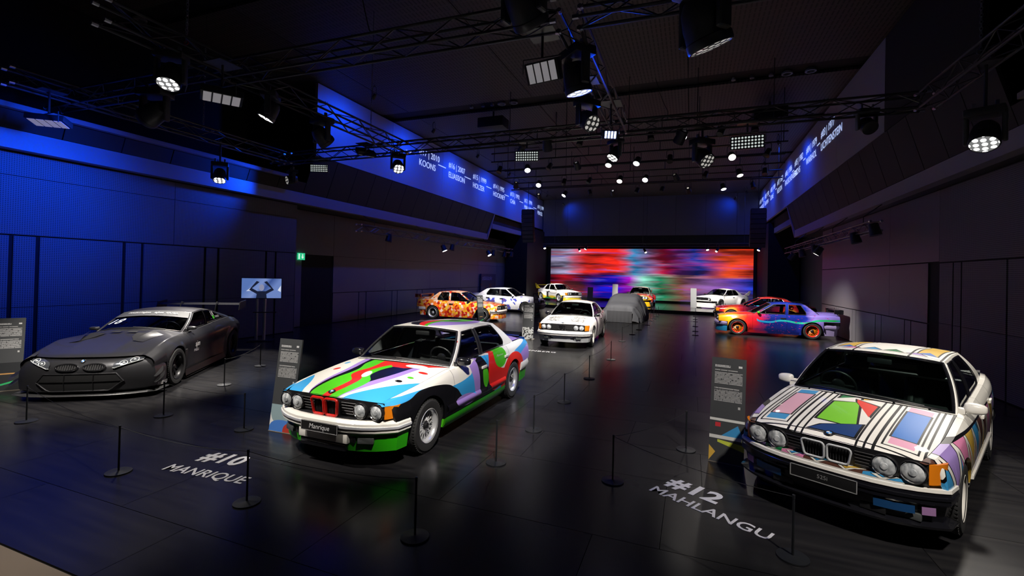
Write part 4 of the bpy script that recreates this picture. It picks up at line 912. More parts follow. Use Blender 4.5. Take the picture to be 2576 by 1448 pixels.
    obj('tow_strap', MB().rbox(xf-.13,xf-.1,-.66,-.6,.36,.46,.008), mat('red_strap',(.75,.02,.02),.6), car)
    # windscreen banner and race numbers
    ws = F['ws']; g = lambda u,v: tuple(Vector(ws(u,v))+Vector((.012,0,.014)))
    bn = obj('sun_strip', MB().grid(lambda u,v: g(lerp(.66,.955,u),lerp(.02,.98,v)),4,16), banner, car)
    def onws(u,v,s,sz,nm='lettering'):
        o = Vector(g(u,v)); ux = (Vector(g(u,v+.02))-Vector(g(u,v-.02))); uy = Vector(g(u+.03,v))-o; n = ux.cross(uy).normalized()
        text(nm,s,sz,white_ink,car,frame(tuple(o+n*.012),tuple(ux),tuple(uy)),shear=.12)
    onws(.36,.17,'18',.3,'race_number'); onws(.81,.26,'PIRELLI',.085); onws(.81,.42,'sjm',.12); onws(.81,.59,'sjm',.12); onws(.81,.76,'CUSA',.085)
    gp = F['gp']; e = gp(-.9,-.8,.62); text('race_number','18',.17,white_ink,car,frame((e[0],e[1]+.03,e[2]),(-1,0,0),(0,-.45,1)))
    e = gp(-1.05,-.9,.33); text('driver_lettering','FARFUS',.07,white_ink,car,frame((e[0],e[1]+.03,e[2]),(-1,0,0),(0,-.45,1)))
    obj('flag_patch', MB().quad(*[tuple(Vector((e[0]+.22+dx,e[1]+.035-dz*.45,e[2]+dz))) for dx,dz in ((-.05,-.035),(.05,-.035),(.05,.035),(-.05,.035))]), mat('lime_patch','4bd21e',.4), car)
    sd = lambda x,z: F['side'](x,z)[1]
    text('side_lettering','sjm',.16,white_ink,car,frame((.42,sd(.42,.64)+.012,.62),(-1,0,0),(0,0,1)),shear=.2); text('side_lettering','PIRELLI',.075,white_ink,car,frame((.42,sd(.42,.5)+.012,.49),(-1,0,0),(0,0,1)),shear=.2)
    text('nose_lettering','PIRELLI',.085,white_ink,car,frame((xf-.42,F['W'](1.95)+.016,.17),(-1,0.1,0),(0,0,1)),shear=.1)
    # rear wing
    wg = blade(car,-2.1,-2.46,.93,1.25,gun,ends=.13)
    for sg in (1,-1): obj('swan_neck', MB().tube([(-1.95,sg*.4,.98),(-2.02,sg*.4,1.22),(-2.1,sg*.4,1.32),(-2.2,sg*.4,1.29)],.014,6), gun2, wg)
specK = spec_two_door(name='racing_car', label='matte black endurance racing car numbered 18 with a wide rear wing', loc=(-10.611,6.534,0), rot=-.971, wb=2.90, xf=2.42, xr=-2.42, R=.345, arch=.045, sh=.15, sill=.13, nose=.13, nosebow=.14, hoodw=.94, crease=.012, front='racer', emblem=0, fend=.5, rend=.3, nk=.24, kink=0,
    w=[(2.42,.90),(2.2,.955),(1.9,.985),(1.45,1.0),(.95,.965),(.4,.935),(-.4,.94),(-.95,.985),(-1.45,1.02),(-2.0,.97),(-2.42,.86)], flare=.03, flw=.12,
    off=[(0,-.02),(.25,-.03),(.45,-.03),(.62,-.01),(.75,-.005),(.88,-.045),(1,-.15)],
    belt=[(2.42,.62),(2.1,.71),(1.8,.80),(1.45,.865),(1.0,.875),(.5,.88),(-.4,.91),(-1.0,.97),(-1.5,.99),(-2.0,.94),(-2.42,.87)],
    hood=[(2.42,.655),(2.1,.76),(1.7,.865),(1.2,.945),(.8,.985)], deck=[(-1.6,1.04),(-2.0,1.01),(-2.42,.97)],
    cowl=(.92,.985), hdr=(.02,1.275), rhdr=(-.85,1.28), rbase=(-1.78,1.04), wr=.62, rail=[(-.08,1.225),(-.45,1.25),(-.95,1.215)], roof=[(.02,1.275),(-.4,1.315),(-.85,1.281)],
    lines=[('a_pillar',.68,-.06,.6,-.14,'paint'),('front_side_window',.6,-.14,-.46,-.5,'glass'),('b_pillar',-.46,-.5,-.53,-.56,'trim'),('rear_side_window',-.53,-.56,-1.3,-.84,'glass'),('c_pillar',-1.3,-.84,-1.8,-.94,'paint')],
    doors=[.78,-.5], nohandle=1, xfe=2.19, rear=0, fx=-.35, bench=0, detail=1.3, mirror=(.5,.17,.085), wheel=dict(rim=.235,tw=.3,style='10',mr=mat('black_rim',(.02,.02,.022),.35,.4),ms=mat('black_rim')),
    paint=dict(top=gun,side=gun,roof=mat('dark_roof_carbon',(.02,.018,.026),.4,.3),pillar=gun,glass=glassmat('smoked_glass',(.3,.33,.38)),ws_glass=glassmat('smoked_glass'),mirror=gun), extra=[racer_front])
carK = build_car(specK)
# ================================================================ car under a grey dust sheet
def covered_car():
    prof = crv([(-2.3,.15),(-2.15,.8),(-1.7,1.08),(-.9,1.30),(.1,1.33),(.7,1.22),(1.25,.95),(2.0,.86),(2.2,.78),(2.32,.12)])
    hwf = crv([(-2.35,.66),(-2.0,.80),(-1,.84),(1,.84),(1.9,.80),(2.35,.7)])
    def f(u,v):
        x = lerp(-2.34,2.34,u); a = (v*2-1)*pi*.5; h = prof(x); w_ = hwf(x); e = .42
        s,c = sin(a),cos(a); t = abs(v*2-1)
        y = w_*(1 if s > 0 else -1)*abs(s)**e; z = h*abs(c)**e
        flare_ = .16*max(0,t-.62)**1.5/.23
        wr_ = (.02+.05*t*t)*sin(x*9+2*sin(x*3)+t*5)+.02*sin(x*23+t*9)
        y += (1 if s > 0 else -1)*(flare_+wr_*t)
        if z < .02 or t > .995: z = .012
        return (x+(.03*sin(y*13) if abs(x) > 2.1 else 0), y, z+.012*sin(x*7+y*5)*(1-t))
    root = thing('covered_car','car hidden under a grey dust sheet in the middle of the hall','car',(-3.2,25.2,0),-pi/2)
    obj('dust_sheet', MB().grid(f,90,64), mat('grey_sheet',(.085,.088,.10),.8), root, ang=60)
    pan = []
    for k in (1,-1): pan.append(k)
    obj('sheet_front_flap', MB().grid(lambda u,v: (2.385-.02*u+.012*sin(v*40)*(1-u), (v*2-1)*.6, lerp(.015,.56,u)),6,60), mat('dark_sheet',(.05,.051,.058),.8), root, ang=60)
    return root
covered_car()
# ================================================================ room shell
XL,XR,XL2,XR2,YB,ZC = -13.1,5.6,-14.0,6.6,40.0,8.8
# floor: black boards with real joints
p = Pat('black_floor_board',(.014,.014,.016),.22,0,.0); n1 = p.noise(3.,2.,sc3=(.22,3.2,1)); n2 = p.noise(1.3,1.)
p.layer(1., p.ramp(n1,[(.3,(.008,.008,.010)),(.7,(.022,.021,.022))])); mr = p.t.nodes.new('ShaderNodeMapRange'); p.t.links.new(n2,mr.inputs[0]); mr.inputs[3].default_value = .21; mr.inputs[4].default_value = .3; p.b.inputs['Specular IOR Level'].default_value = .32
p.t.links.new(mr.outputs[0],p.b.inputs['Roughness']); floor_m = p.done()
joint_m = mat('floor_joint',(.03,.028,.026),.8)
fl_ = struct(obj('floor', MB().box(-22,9,2.0,YB+.3,-.12,-.012), joint_m, smooth=False))
rows = [2.0,2.72]+[4.0+i*1.0+.0 for i in range(0,27)]; rows = [2.0,2.72,4.0,5.35]+[6.35+i*1.01 for i in range(0,25)]
tile_cache = {}
for j in range(len(rows)-1):
    y0,y1 = rows[j],rows[j+1]; off_ = (0,.9,.35)[j%3]; x = -14.2-off_
    while x < XR2:
        w_ = 2.05; key = (round(y1-y0,3),); x1 = x+w_
        if key not in tile_cache:
            me = MB().box(.0025,w_-.0025,.003,y1-y0-.003,-.03,0).mesh('floor_panel',False); me.materials.append(floor_m); tile_cache[key] = me
        o = bpy.data.objects.new('floor_panel',tile_cache[key]); COL.objects.link(o); o.location = (x,y0,0); o.parent = fl_; x = x1
# bare screed this side of the boards
struct(obj('trim_1', MB().box(-22,9,-6,1.99,-.12,-.004), mat('tan_screed',(.3,.235,.18),.85), smooth=False))
# perforated wall panels
def perf(name,c,rough=.55,sc=26.):
    p = Pat(name,c,rough,0,0); fy = p.op('SUBTRACT',p.op('FRACT',p.mul(p.y,sc)),.5); fz = p.op('SUBTRACT',p.op('FRACT',p.mul(p.z,sc)),.5)
    h = p.lt(p.add(p.mul(fy,fy),p.mul(fz,fz)),.075); p.layer(h,(c[0]*.3,c[1]*.3,c[2]*.3)); return p.done()
perf_m = perf('perforated_wall',(.20,.19,.21)); plain_w = mat('plain_wall',(.17,.16,.18),.45); void = mat('black_gap',(.004,.004,.005),.8); dark_wall = mat('dark_wall',(.04,.038,.045),.5)
def wallpanels(par, x, face, rects, m, th=.03):
    for y0,y1,z0,z1 in rects:
        a,b = (x-face*th,x) if face < 0 else (x-th*face,x)
        obj('wall_panel', MB().box(min(x,x-face*th),max(x,x-face*th),y0+.006,y1-.006,z0+.006,z1-.006), m, par, smooth=False)
wl = struct(obj('wall_left', MB().box(XL-.9,XL-.03,-4,12.6,0,4.9).box(XL2-.8,XL2-.03,12.6,YB,0,4.9), void, smooth=False))
ys = [1.0,1.05,3.1,3.55,5.2,5.62,7.25,7.66,9.3,9.7,11.36,11.74,12.6]
R_ = []
for a,b in zip(ys[:-1],ys[1:]):
    g = .03
    R_ += [(a+g,b-g,0.02,1.28),(a+g,b-g,1.28,2.78)]
for a,b in ((-2,1.6),(1.6,8.42),(8.42,12.6)): R_ += [(a,b,2.8,4.02),(a,b,4.02,4.5)]
wallpanels(wl,XL,1,R_,perf_m)
R_ = []; yy = [15.45,17.1,17.6,19.6,20.05,21.9,22.4,24.6,25.0,26.8,27.2,29.6,32.8,36.0]
for a,b in zip(yy[:-1],yy[1:]): R_ += [(a+.02,b-.02,.02,1.25)]
for a,b in ((15.45,19.0),(19.0,23.2),(23.2,27.0),(27.0,29.6),(29.6,33.0),(33.0,36.0)): R_ += [(a,b,1.27,2.8),(a,b,2.8,4.5)]
R_ += [(12.62,13.75,0.02,2.8),(12.62,15.45,2.8,4.5)]
wallpanels(wl,XL2,1,R_,plain_w)
obj('wall_return', MB().box(XL2-.03,XL,12.58,12.6,0,4.5), plain_w, wl, smooth=False)
wr_w = struct(obj('wall_right', MB().box(XR+.03,XR+.6,-4,24.9,0,4.9).box(XR2+.03,XR2+.6,24.9,YB,0,4.9), void, smooth=False))
ys = [1.0,3.2,3.5,5.6,5.9,8.0,8.3,10.5,10.8,11.6,13.2,13.55,14.2]
R_ = []
for a,b in zip(ys[:-1],ys[1:]): R_ += [(a+.02,b-.02,.02,1.28),(a+.02,b-.02,1.28,2.72)]
R_ += [(a,b,2.74,4.5) for a,b in ((-2,4),(4,9),(9,14.2))]
wallpanels(wr_w,XR,-1,R_,perf_m)
R_ = []; yy = [14.75,15.7,16.1,17.8,18.3,20.2,20.6,22.3,22.6,24.9]
for a,b in zip(yy[:-1],yy[1:]): R_ += [(a+.015,b-.015,.02,1.2)]
R_ += [(14.75,17.2,1.22,2.74),(17.2,24.9,1.22,2.74),(14.2,17.2,2.76,4.5),(17.2,24.9,2.76,4.5)]
wallpanels(wr_w,XR,-1,R_,plain_w)
obj('wall_return', MB().box(XR,XR2+.03,24.9,24.93,0,4.5), plain_w, wr_w, smooth=False)
wallpanels(wr_w,XR2,-1,[(25,28,.02,4.5),(28,31,.02,4.5),(31,36,.02,4.5)],dark_wall)
wb_ = struct(obj('wall_back', MB().box(-22,9,YB+.15,YB+.5,0,ZC+.6), void, smooth=False))
for i in range(8): obj('wall_panel', MB().box(-12.2+i*2.2,-12.2+(i+1)*2.2-.02,YB-1.0,YB-.94,5.62,ZC+.4), mat('grey_drape_panel',(.10,.10,.125),.7), wb_, smooth=False)
obj('header_band', MB().box(-12.4,5.2,YB-.9,YB-.2,4.75,5.6), void, wb_, smooth=False)
for sg,x in ((1,-12.98),(-1,5.6)):   # black stage masking either side
    obj('stage_masking', MB().box(x-.9,x+.9,34.5,YB+.1,0,6.0), void, wb_, smooth=False)
# wall behind the camera and ceiling
struct(obj('wall_front', MB().box(-22,9,-6.2,-6,0,ZC+.6), dark_wall, smooth=False))
struct(obj('wall_outer', MB().box(-22.2,-22,-6,YB+.5,0,ZC+.6), void, smooth=False)); struct(obj('wall_outer', MB().box(9,9.2,-6,YB+.5,0,ZC+.6), void, smooth=False))
ce = struct(obj('ceiling', MB().box(-22,9,-6,YB+.5,ZC+.12,ZC+.3), void, smooth=False))
p = Pat('slotted_ceiling',(.075,.067,.062),.6,0,0); st = p.both(p.lt(p.op('FRACT',p.mul(p.x,9.)),.35),p.lt(p.op('FRACT',p.mul(p.y,4.)),.8)); p.layer(st,(.03,.027,.025)); ceil_m = p.done()
for y0,y1 in ((-6,7.6),(8.3,16.2),(17.1,21.2),(21.6,27.),(27.4,33),(33.4,YB)):
    xs = [-22,-16.5,-11,-5.6,-.2,5.2,9]
    for a,b in zip(xs[:-1],xs[1:]): obj('ceiling_panel', MB().box(a+.012,b-.012,y0,y1,ZC,ZC+.08), ceil_m, ce, smooth=False)
# recessed downlights in the ceiling slots
dl_m = mat('downlight_trim',(.3,.31,.34),.4,.3)
def downlight(x,y,big,label):
    t = thing('downlight',label,'light',(x,y,ZC+.06),0,'recessed ceiling downlights')
    r = .16 if big else .07; obj('trim_ring', MB().lathe([(r,0),(r,-.05),(r*.7,-.05),(r*.62,.05)],18,caps=False), dl_m, t); obj('reflector', MB().lathe([(r*.62,.05),(.001,.07)],16,caps=False), mat('dl_glass',(.5,.5,.52),.3), t)
for k,(xs,y,nm) in enumerate((((-16.2,-15.6,-14.9,-14.0),7.95,'near left'),((-8.3,-7.8,-7.4,-7.0,-6.5),16.6,'left'),((1.2,1.75,2.3,2.75,3.4),16.9,'right'))):
    for i,x in enumerate(xs): downlight(x,y,i >= len(xs)-2,'%s round downlight in the %s ceiling slot, %s from the left'%('large' if i >= len(xs)-2 else 'small',nm,('first','second','third','fourth','fifth')[i]))
# hanging dark ceiling boxes
for x,y,l in ((-7.6,17.2,'left'),(2.6,19.3,'right')): tag(obj('projector_box', MB().rbox(x-.55,x+.55,y-.35,y+.35,8.1,8.5,.03).cyl((x,y,8.5),(x,y,8.798),.04), matte_black),'black box hanging under the ceiling in the %s half'%l,'projector')
# ---------------------------------------------------------------- balconies
fascia_m = mat('fascia_paint',(.30,.27,.31),.5); slat_m = mat('slat_dark',(.012,.012,.014),.7); para_m = mat('parapet_paint',(.42,.42,.45),.6)
text_glow = no_sample(mat('projected_white',(.8,.85,1),.6,emit=(.5,.62,1.),es=.95))
def balcony(sg, xf_, xp, y0, y1, ystart, label):
    t = thing('balcony',label,'balcony',(xf_,0,0)); X = lambda x: x-xf_
    d = lambda x: X(x)
    obj('fascia', MB().box(*sorted((d(xf_),d(xf_-sg*.25))),y0,y1,4.52,4.9), fascia_m, t, smooth=False)
    obj('soffit', MB().box(*sorted((d(xf_-sg*.25),d(xf_-sg*1.5))),y0,y1,4.52,4.6), dark_wall, t, smooth=False)
    y = y0; k = 0
    while y < y1-.01:
        yn = min(y+1.12,y1); zt = 6.2 if y >= ystart-.6 else 5.25; xt = lerp(xf_,xp,(zt-4.9)/1.3)
        b = MB().prism([(d(xf_),4.91),(d(xt),zt),(d(xt)-sg*.06,zt),(d(xf_)-sg*.06,4.91)],'Y',y+.012,yn-.012); obj('slat_panel', b, slat_m, t, smooth=False)
        y = yn; k += 1
    obj('top_rail', MB().box(*sorted((d(xp)-sg*.35,d(xp)-sg*.2)),y0,ystart-.6,5.26,5.36), fascia_m, t, smooth=False)
    obj('end_edge', MB().prism([(d(xf_),4.52),(d(xp),6.2),(d(xp)-sg*.12,6.2),(d(xf_)-sg*.12,4.52)],'Y',y1,y1+.1), fascia_m, t, smooth=False)
    obj('inner_wall', MB().box(*sorted((d(xf_)-sg*2.2,d(xf_)-sg*2.4)),y0,y1,4.6,8.8), void, t, smooth=False)
    yy = ystart
    while yy < 39.9: 
        ye = min(yy+4.4,39.95); obj('parapet_panel', MB().box(*sorted((d(xp),d(xp)-sg*.12)),yy,ye-.012,6.22,8.75), para_m if yy > 12 else slat_m, t, smooth=False); yy = ye  # nearest right panel coloured dark to stand in for missing light
    # second, lower section near the stage
    obj('fascia', MB().box(*sorted((d(xp)-sg*.3,d(xp)-sg*.5)),y1+.4,39.9,5.3,5.62), fascia_m, t, smooth=False)
    obj('slat_panel', MB().box(*sorted((d(xp)-sg*.3,d(xp)-sg*.4)),y1+.4,39.9,5.63,6.2), slat_m, t, smooth=False)
    return t
bl = balcony(1,-12.8,-12.3,-2,28.4,12.6,'left balcony with blue-lit parapet carrying a timeline of names')
br = balcony(-1,5.1,4.72,-2,28.4,10.6,'right balcony with blue-lit parapet carrying a timeline of names')
TL = [('#17 | 2010','KOONS'),('#16 | 2007','ELIASSON'),('#15 | 1999','HOLZER'),('#14 | 1995','HOCKNEY'),('#13 | 1992','CHIA'),('#12 | 1991','MAHLANGU'),('#11 | 1991','PENCK')]
dy = [18.75,21.66,24.65,27.7,30.8,33.85,37.2]
for i,(a,b) in enumerate(TL):
    y = dy[i]+.35; X = .012+.5
    text('timeline_number',a,.44,text_glow,bl,frame((X,y,8.05),(0,1,0),(0,0,1)),align='LEFT'); text('timeline_name',b,.44,text_glow,bl,frame((X,y,7.52),(0,1,0),(0,0,1)),align='LEFT')
    obj('timeline_dash', MB().box(X-.002,X,dy[i]-.75,dy[i]+.05,7.77,7.81), text_glow, bl, smooth=False)
TR = [('#03 | 1977','LICHTENSTEIN'),('#04 | 1979','WARHOL'),('#05 | 1982','FUCHS'),('#06 | 1986','RAUSCHENBERG'),('#07 | 1989','NELSON'),('#08 | 1989','DONE'),('#09 | 1990','KAYAMA'),('#10 | 1990','MANRIQUE')]
for i,(a,b) in enumerate(TR):
    y = 20.6+i*2.5; X = -.38-.012
    text('timeline_number',a,.42,text_glow,br,frame((X,y+.9,8.0),(0,-1,0),(0,0,1)),align='LEFT'); text('timeline_name',b,.42,text_glow,br,frame((X,y+.9,7.5),(0,-1,0),(0,0,1)),align='LEFT')
    obj('timeline_dash', MB().box(X,X+.002,y+1.05,y+1.5,7.73,7.77), text_glow, br, smooth=False)
# ---------------------------------------------------------------- stage and LED wall
p = Pat('stage_black',(.03,.03,.033),.12,0,0); p.bump(p.noise(6.,3.),.03,.002); stage_m = p.done()
stg = thing('stage','low black glossy stage in front of the bright screen','stage',(-3.6,35,0))
for i in range(8):
    x0 = -8.4+i*2.075
    obj('deck_board', MB().box(x0+.003,x0+2.072,-4.4,4.7,.15,.2), stage_m, stg, smooth=False); obj('front_skirt', MB().box(x0+.004,x0+2.071,-4.4,-4.36,.0,.148), black, stg, smooth=False)
p = Pat('led_image',(0,0,0),.6,0,0,emit=1.0)
sx = p.mul(p.x,1/16.2); xo = p.add(p.add(sx,.5),p.mul(p.op('SUBTRACT',p.noise(1.,3.,sc3=(.03,1,2.2)),.5),.18)); zz = p.add(p.z,p.mul(p.op('SUBTRACT',p.noise(1.,2.,sc3=(.12,1,.5)),.5),.35))
topc = p.ramp(xo,[(0,'9c97b8'),(.09,'a39ec4'),(.14,'d8264e'),(.22,'f0301c'),(.36,'ee2418'),(.43,'1c9ad0'),(.51,'8f86c8'),(.585,'d8143c'),(.66,'2038a8'),(.78,'223aa0'),(.86,'ee5020'),(1,'e8381c')])
botc = p.ramp(xo,[(0,'3a0710'),(.08,'a01020'),(.18,'5a0828'),(.27,'1414b0'),(.36,'2018d8'),(.43,'b018c0'),(.5,'8ad8c0'),(.58,'1f7f58'),(.68,'7a4a40'),(.78,'8a5aa0'),(.88,'6a3a90'),(1,'2438c0')])
p.layer(1.,topc); 
row2 = p.ramp(xo,[(0,'120a10'),(.2,'300818'),(.33,'1a2ad0'),(.42,'60b8e8'),(.55,'b8e8d8'),(.7,'f0b0a0'),(.85,'f06030'),(1,'f08050')])
p.layer(p.rng(zz,2.05,2.5),row2); p.layer(p.lt(zz,2.25),botc)
stre = p.noise(1.,4.,sc3=(.10,1,2.6)); p.layer(p.both(p.gt(stre,.56)),p.ramp(p.noise(1.,2.,sc3=(.12,1,3.)),[(.3,'100810'),(.45,'c02018'),(.55,'2040b8'),(.68,'c8b0c8')]))
mxn = p.t.nodes.new('ShaderNodeMix'); mxn.data_type = 'RGBA'; mxn.inputs[0].default_value = .62; p.t.links.new(p.c,mxn.inputs[6]); 
p2c = p.ramp(xo,[(0,'77708c'),(.1,'8f86a8'),(.2,'d82a20'),(.4,'ee2a1c'),(.45,'1c8ac0'),(.6,'c01840'),(.75,'2038a0'),(.88,'e04820'),(1,'d83a20')]); mzz = p.lt(zz,2.35)
bl2 = p.t.nodes.new('ShaderNodeMix'); bl2.data_type = 'RGBA'; p.t.links.new(mzz,bl2.inputs[0]); p.t.links.new(p2c,bl2.inputs[6]); p.t.links.new(botc,bl2.inputs[7]); p.t.links.new(bl2.outputs[2],mxn.inputs[7]); p.c = mxn.outputs[2]
dk = p.mul(p.op('SUBTRACT',p.noise(1.,4.,sc3=(.2,1,1.7)),.36),3.4); dkc = p.op('MAXIMUM',p.op('MINIMUM',dk,1.25),.12); vm = p.t.nodes.new('ShaderNodeVectorMath'); vm.operation = 'SCALE'; p.t.links.new(p.c,vm.inputs[0]); p.t.links.new(dkc,vm.inputs['Scale']); p.c = vm.outputs[0]
led_m = p.done(); led_m.node_tree.nodes['Principled BSDF'].inputs['Emission Strength'].default_value = 1.55
led_m.node_tree.links.remove(led_m.node_tree.nodes['Principled BSDF'].inputs['Base Color'].links[0]); led_m.node_tree.nodes['Principled BSDF'].inputs['Base Color'].default_value = (.01,.01,.01,1)
led = thing('led_wall','wide LED wall showing blurred red, blue and green streaks','screen',(-3.62,YB-.1,0))
obj('screen_face', MB().box(-8.08,8.08,0,.05,.35,4.58), led_m, led, smooth=False); obj('screen_frame', MB().box(-8.3,8.3,.06,.16,.2,4.75), void, led, smooth=False)
# ---------------------------------------------------------------- trusses
chord_m = mat('truss_black',(.06,.06,.064),.38,.5)
BR = {}
def truss(label, p0, p1, size=.29, bay=.5, indiv=True, group='black lighting trusses', r=.024):
    p0,p1 = Vector(p0),Vector(p1); d = p1-p0; L = d.length; d.normalize(); side_ = d.cross(Vector((0,0,1))).normalized(); up = Vector((0,0,1))
    t = thing('lighting_truss',label,'truss',tuple(p0),0,group)
    C4 = [side_*(-size/2),side_*(size/2),side_*(-size/2)+up*size,side_*(size/2)+up*size]
    me = None
    for c in C4: 
        obj('chord', MB().cyl(c,c+d*L,r,n=8), chord_m, t)
    n = max(1,int(round(L/bay))); b = L/n; l = sqrt(b*b+size*size); faces = ((0,1),(2,3),(0,2),(1,3)); acc = MB(); bolts = MB()
    for fi,(i,j) in enumerate(faces):
        for k in range(n):
            a,e = (C4[i],C4[j]) if (k+fi)%2 == 0 else (C4[j],C4[i]); q0,q1 = a+d*(k*b), e+d*((k+1)*b)
            if indiv:
                key = round(l,3)
                if key not in BR: m_ = MB().cyl((0,0,0),(0,0,l),.0105,n=5).mesh('brace'); m_.materials.append(chord_m); BR[key] = m_
                o = bpy.data.objects.new('brace',BR[key]); COL.objects.link(o); o.parent = t; o.location = q0; o.rotation_mode = 'QUATERNION'; o.rotation_quaternion = (q1-q0).to_track_quat('Z','Y')
            else: acc.cyl(q0,q1,.0105,n=4)
    if not indiv:
        o = obj('lattice',acc,chord_m,t); o['kind'] = 'stuff'
    for q in (0,L):
        for c in C4: bolts.cyl(c+d*(q-.04),c+d*(q+.04),r*1.35,n=8)
    for k in range(int(L/2)+1):
        for c in C4:
            for e in (-.03,.03): bolts.cyl(c+d*(k*2+.06+e)+up*.0,c+d*(k*2+.06+e)+up*.045,.009,n=5)
    o = obj('couplers',bolts,bolt_m,t); o['kind'] = 'stuff'
    return t
truss('black box truss running away from the camera at upper left, its open ends showing',(-7.62,3.85,5.54),(-7.62,11.0,5.54))
truss('near black box truss crossing the left half of the hall',(-13.0,5.75,5.54),(-1.75,5.95,5.54))
truss('near black box truss crossing the right half of the hall',(-1.45,5.95,5.54),(5.2,6.1,5.54))
truss('black box truss down the middle between the two cross trusses',(-1.6,6.1,5.54),(-1.6,10.85,5.54))
truss('black box truss at the upper right running away from the camera',(4.1,4.0,5.54),(4.1,11.0,5.54))
truss('second black cross truss, left of the middle truss',(-12.4,11.0,5.54),(-1.6,11.0,5.54))
truss('second black cross truss, right of the middle truss',(-1.6,11.0,5.54),(4.1,11.0,5.54))
truss('black box truss along the left balcony front',(-11.9,4.6,5.54),(-11.9,11.0,5.54))
tb = truss('short truss hung under the left balcony',(-12.3,14.9,3.78),(-12.3,31.5,3.78),.26,.52,False)
for k in range(4): obj('hanger', MB().tube([(-.6,1+k*4,.745),(-.3,1+k*4,.6),(0,1+k*4,.5),(0,1+k*4,.25)],.014,6), chord_m, tb)
tb = truss('short truss hung under the right balcony',(4.75,15.6,3.66),(4.75,28.0,3.66),.26,.52,False)
for k in range(4): obj('hanger', MB().tube([(.45,1+k*3.2,.865),(.25,1+k*3.2,.7),(0,1+k*3.2,.5),(0,1+k*3.2,.25)],.014,6), chord_m, tb)
truss('black truss above the camera beyond the top edge',(-8.,2.2,5.6),(4.6,2.2,5.6),.29,.6,False)
bars = []
for i,(y,z,bx0,bx1) in enumerate(((15.5,7.0,-6.3,2.3),(18,6.95,-8.0,3.0),(21,6.9,-8.6,3.4),(24,6.9,-9.4,3.8))):
    t = thing('lighting_bar','black lighting bar crossing the hall, %s of the four rear bars'%('nearest','second','third','farthest')[i],'truss',(0,y,z),0,'rear lighting bars')
    obj('pipe', MB().cyl((bx0,0,0),(bx1,0,0),.03,n=8), chord_m, t); obj('upper_pipe', MB().cyl((bx0,0,.35),(bx1,0,.35),.03,n=8), chord_m, t)
    for k in range(9): obj('bar_post', MB().cyl((lerp(bx0,bx1,(k+.1)/8.2),0,0),(lerp(bx0,bx1,(k+.1)/8.2),0,.35),.015,n=6), chord_m, t)
    for k in (0,2,4,6,8): obj('suspension_rod', MB().cyl((lerp(bx0,bx1,(k+.1)/8.2),0,.35),(lerp(bx0,bx1,(k+.1)/8.2),0,ZC-z-.002),.012,n=6), chord_m, t)
# suspension chains
chain_m = mat('galvanised_chain',(.4,.42,.46),.35,.9)
link_me = None
def chain(x,y,z0,z1,label):
    global link_me
    t = thing('chain',label,'chain',(x,y,z0),0,'truss chains')
    if link_me is None:
        link_me = MB().tube([(.018*cos(a),0,.034*sin(a)+.0) for a in [2*pi*i/10 for i in range(10)]],.006,5,True).mesh('link'); link_me.materials.append(chain_m)
    z = 0; k = 0
    while z < z1-z0-.03 and k < 40: 
        o = bpy.data.objects.new('link',link_me); COL.objects.link(o); o.parent = t; o.location = (0,0,z+.03); o.rotation_euler = (0,0,(k%2)*pi/2); z += .052; k += 1
    obj('sling', MB().cyl((0,0,z),(0,0,z1-z0),.006,n=5), chord_m, t)
    obj('shackle', MB().tube([(.05*cos(a),0,.03*sin(a)-.02) for a in [2*pi*i/10 for i in range(10)]],.01,5,True), mat('red_shackle',(.5,.02,.02),.4) if 'red' in label else chain_m, t)
chain(-7.62,5.0,5.82,8.8,'bright chain with red shackle above the upper left truss'); chain(-7.62,9.6,5.82,8.8,'bright chain above the far end of the upper left truss')
chain(4.1,9.2,5.82,8.8,'bright chain above the upper right truss'); chain(-11.9,8.3,5.82,8.8,'bright chain above the truss by the left balcony'); chain(-3.4,18.2,7.2,8.8,'thin chain between the second rear bar and the ceiling')
# cables
cable_m = mat('black_cable',(.01,.01,.012),.5)
def cable(pts,label,r=.008):
    t = [Vector(p) for p in pts]; out = []
    for i in range(len(t)-1):
        for k in range(5): s = k/5; q = t[i].lerp(t[i+1],s); q.z -= .12*sin(pi*s)*min(1,(t[i+1]-t[i]).length/3); out.append(q)
    out.append(t[-1]); tag(obj('cable',MB().tube(out,r,6),cable_m),label,'cable')
cable([(-5.6,6.0,8.75),(-5.1,6.0,7.0),(-4.8,5.95,6.0),(-4.4,5.95,5.8)],'loose black cable dropping from the ceiling to the near left truss')
cable([(-1.2,15.8,8.75),(-.7,14.0,7.0),(-.6,11.1,5.8)],'black cable dropping to the second cross truss, right of the middle')
cable([(-3.4,13.5,8.75),(-3.0,12.2,6.8),(-2.5,11.1,5.8)],'black cable dropping to the second cross truss, left of the middle')
# ================================================================ lighting fixtures
fix_m = mat('fixture_black',(.032,.032,.035),.42); fix_g = mat('fixture_dark_grey',(.05,.051,.056),.4)
def lens_mat(name,c,es,sc=0,dark=(.02,.02,.02)):
    if name in MATS: return MATS[name]
    p = Pat(name,(.05,.05,.05),.2,0,0,emit=1.)
    if sc:
        n = p.t.nodes.new('ShaderNodeTexVoronoi'); n.voronoi_dimensions = '2D'; n.inputs['Scale'].default_value = sc; n.inputs['Randomness'].default_value = .15; p.t.links.new(p.vec,n.inputs['Vector'])
        p.c = col(dark); p.layer(p.lt(n.outputs['Distance'],.36),c)
    else: p.c = col(c)
    m = p.done(); b = m.node_tree.nodes['Principled BSDF']; b.inputs['Emission Strength'].default_value = es
    if b.inputs['Base Color'].links: m.node_tree.links.remove(b.inputs['Base Color'].links[0])
    b.inputs['Base Color'].default_value = (.03,.03,.03,1); return no_sample(m)
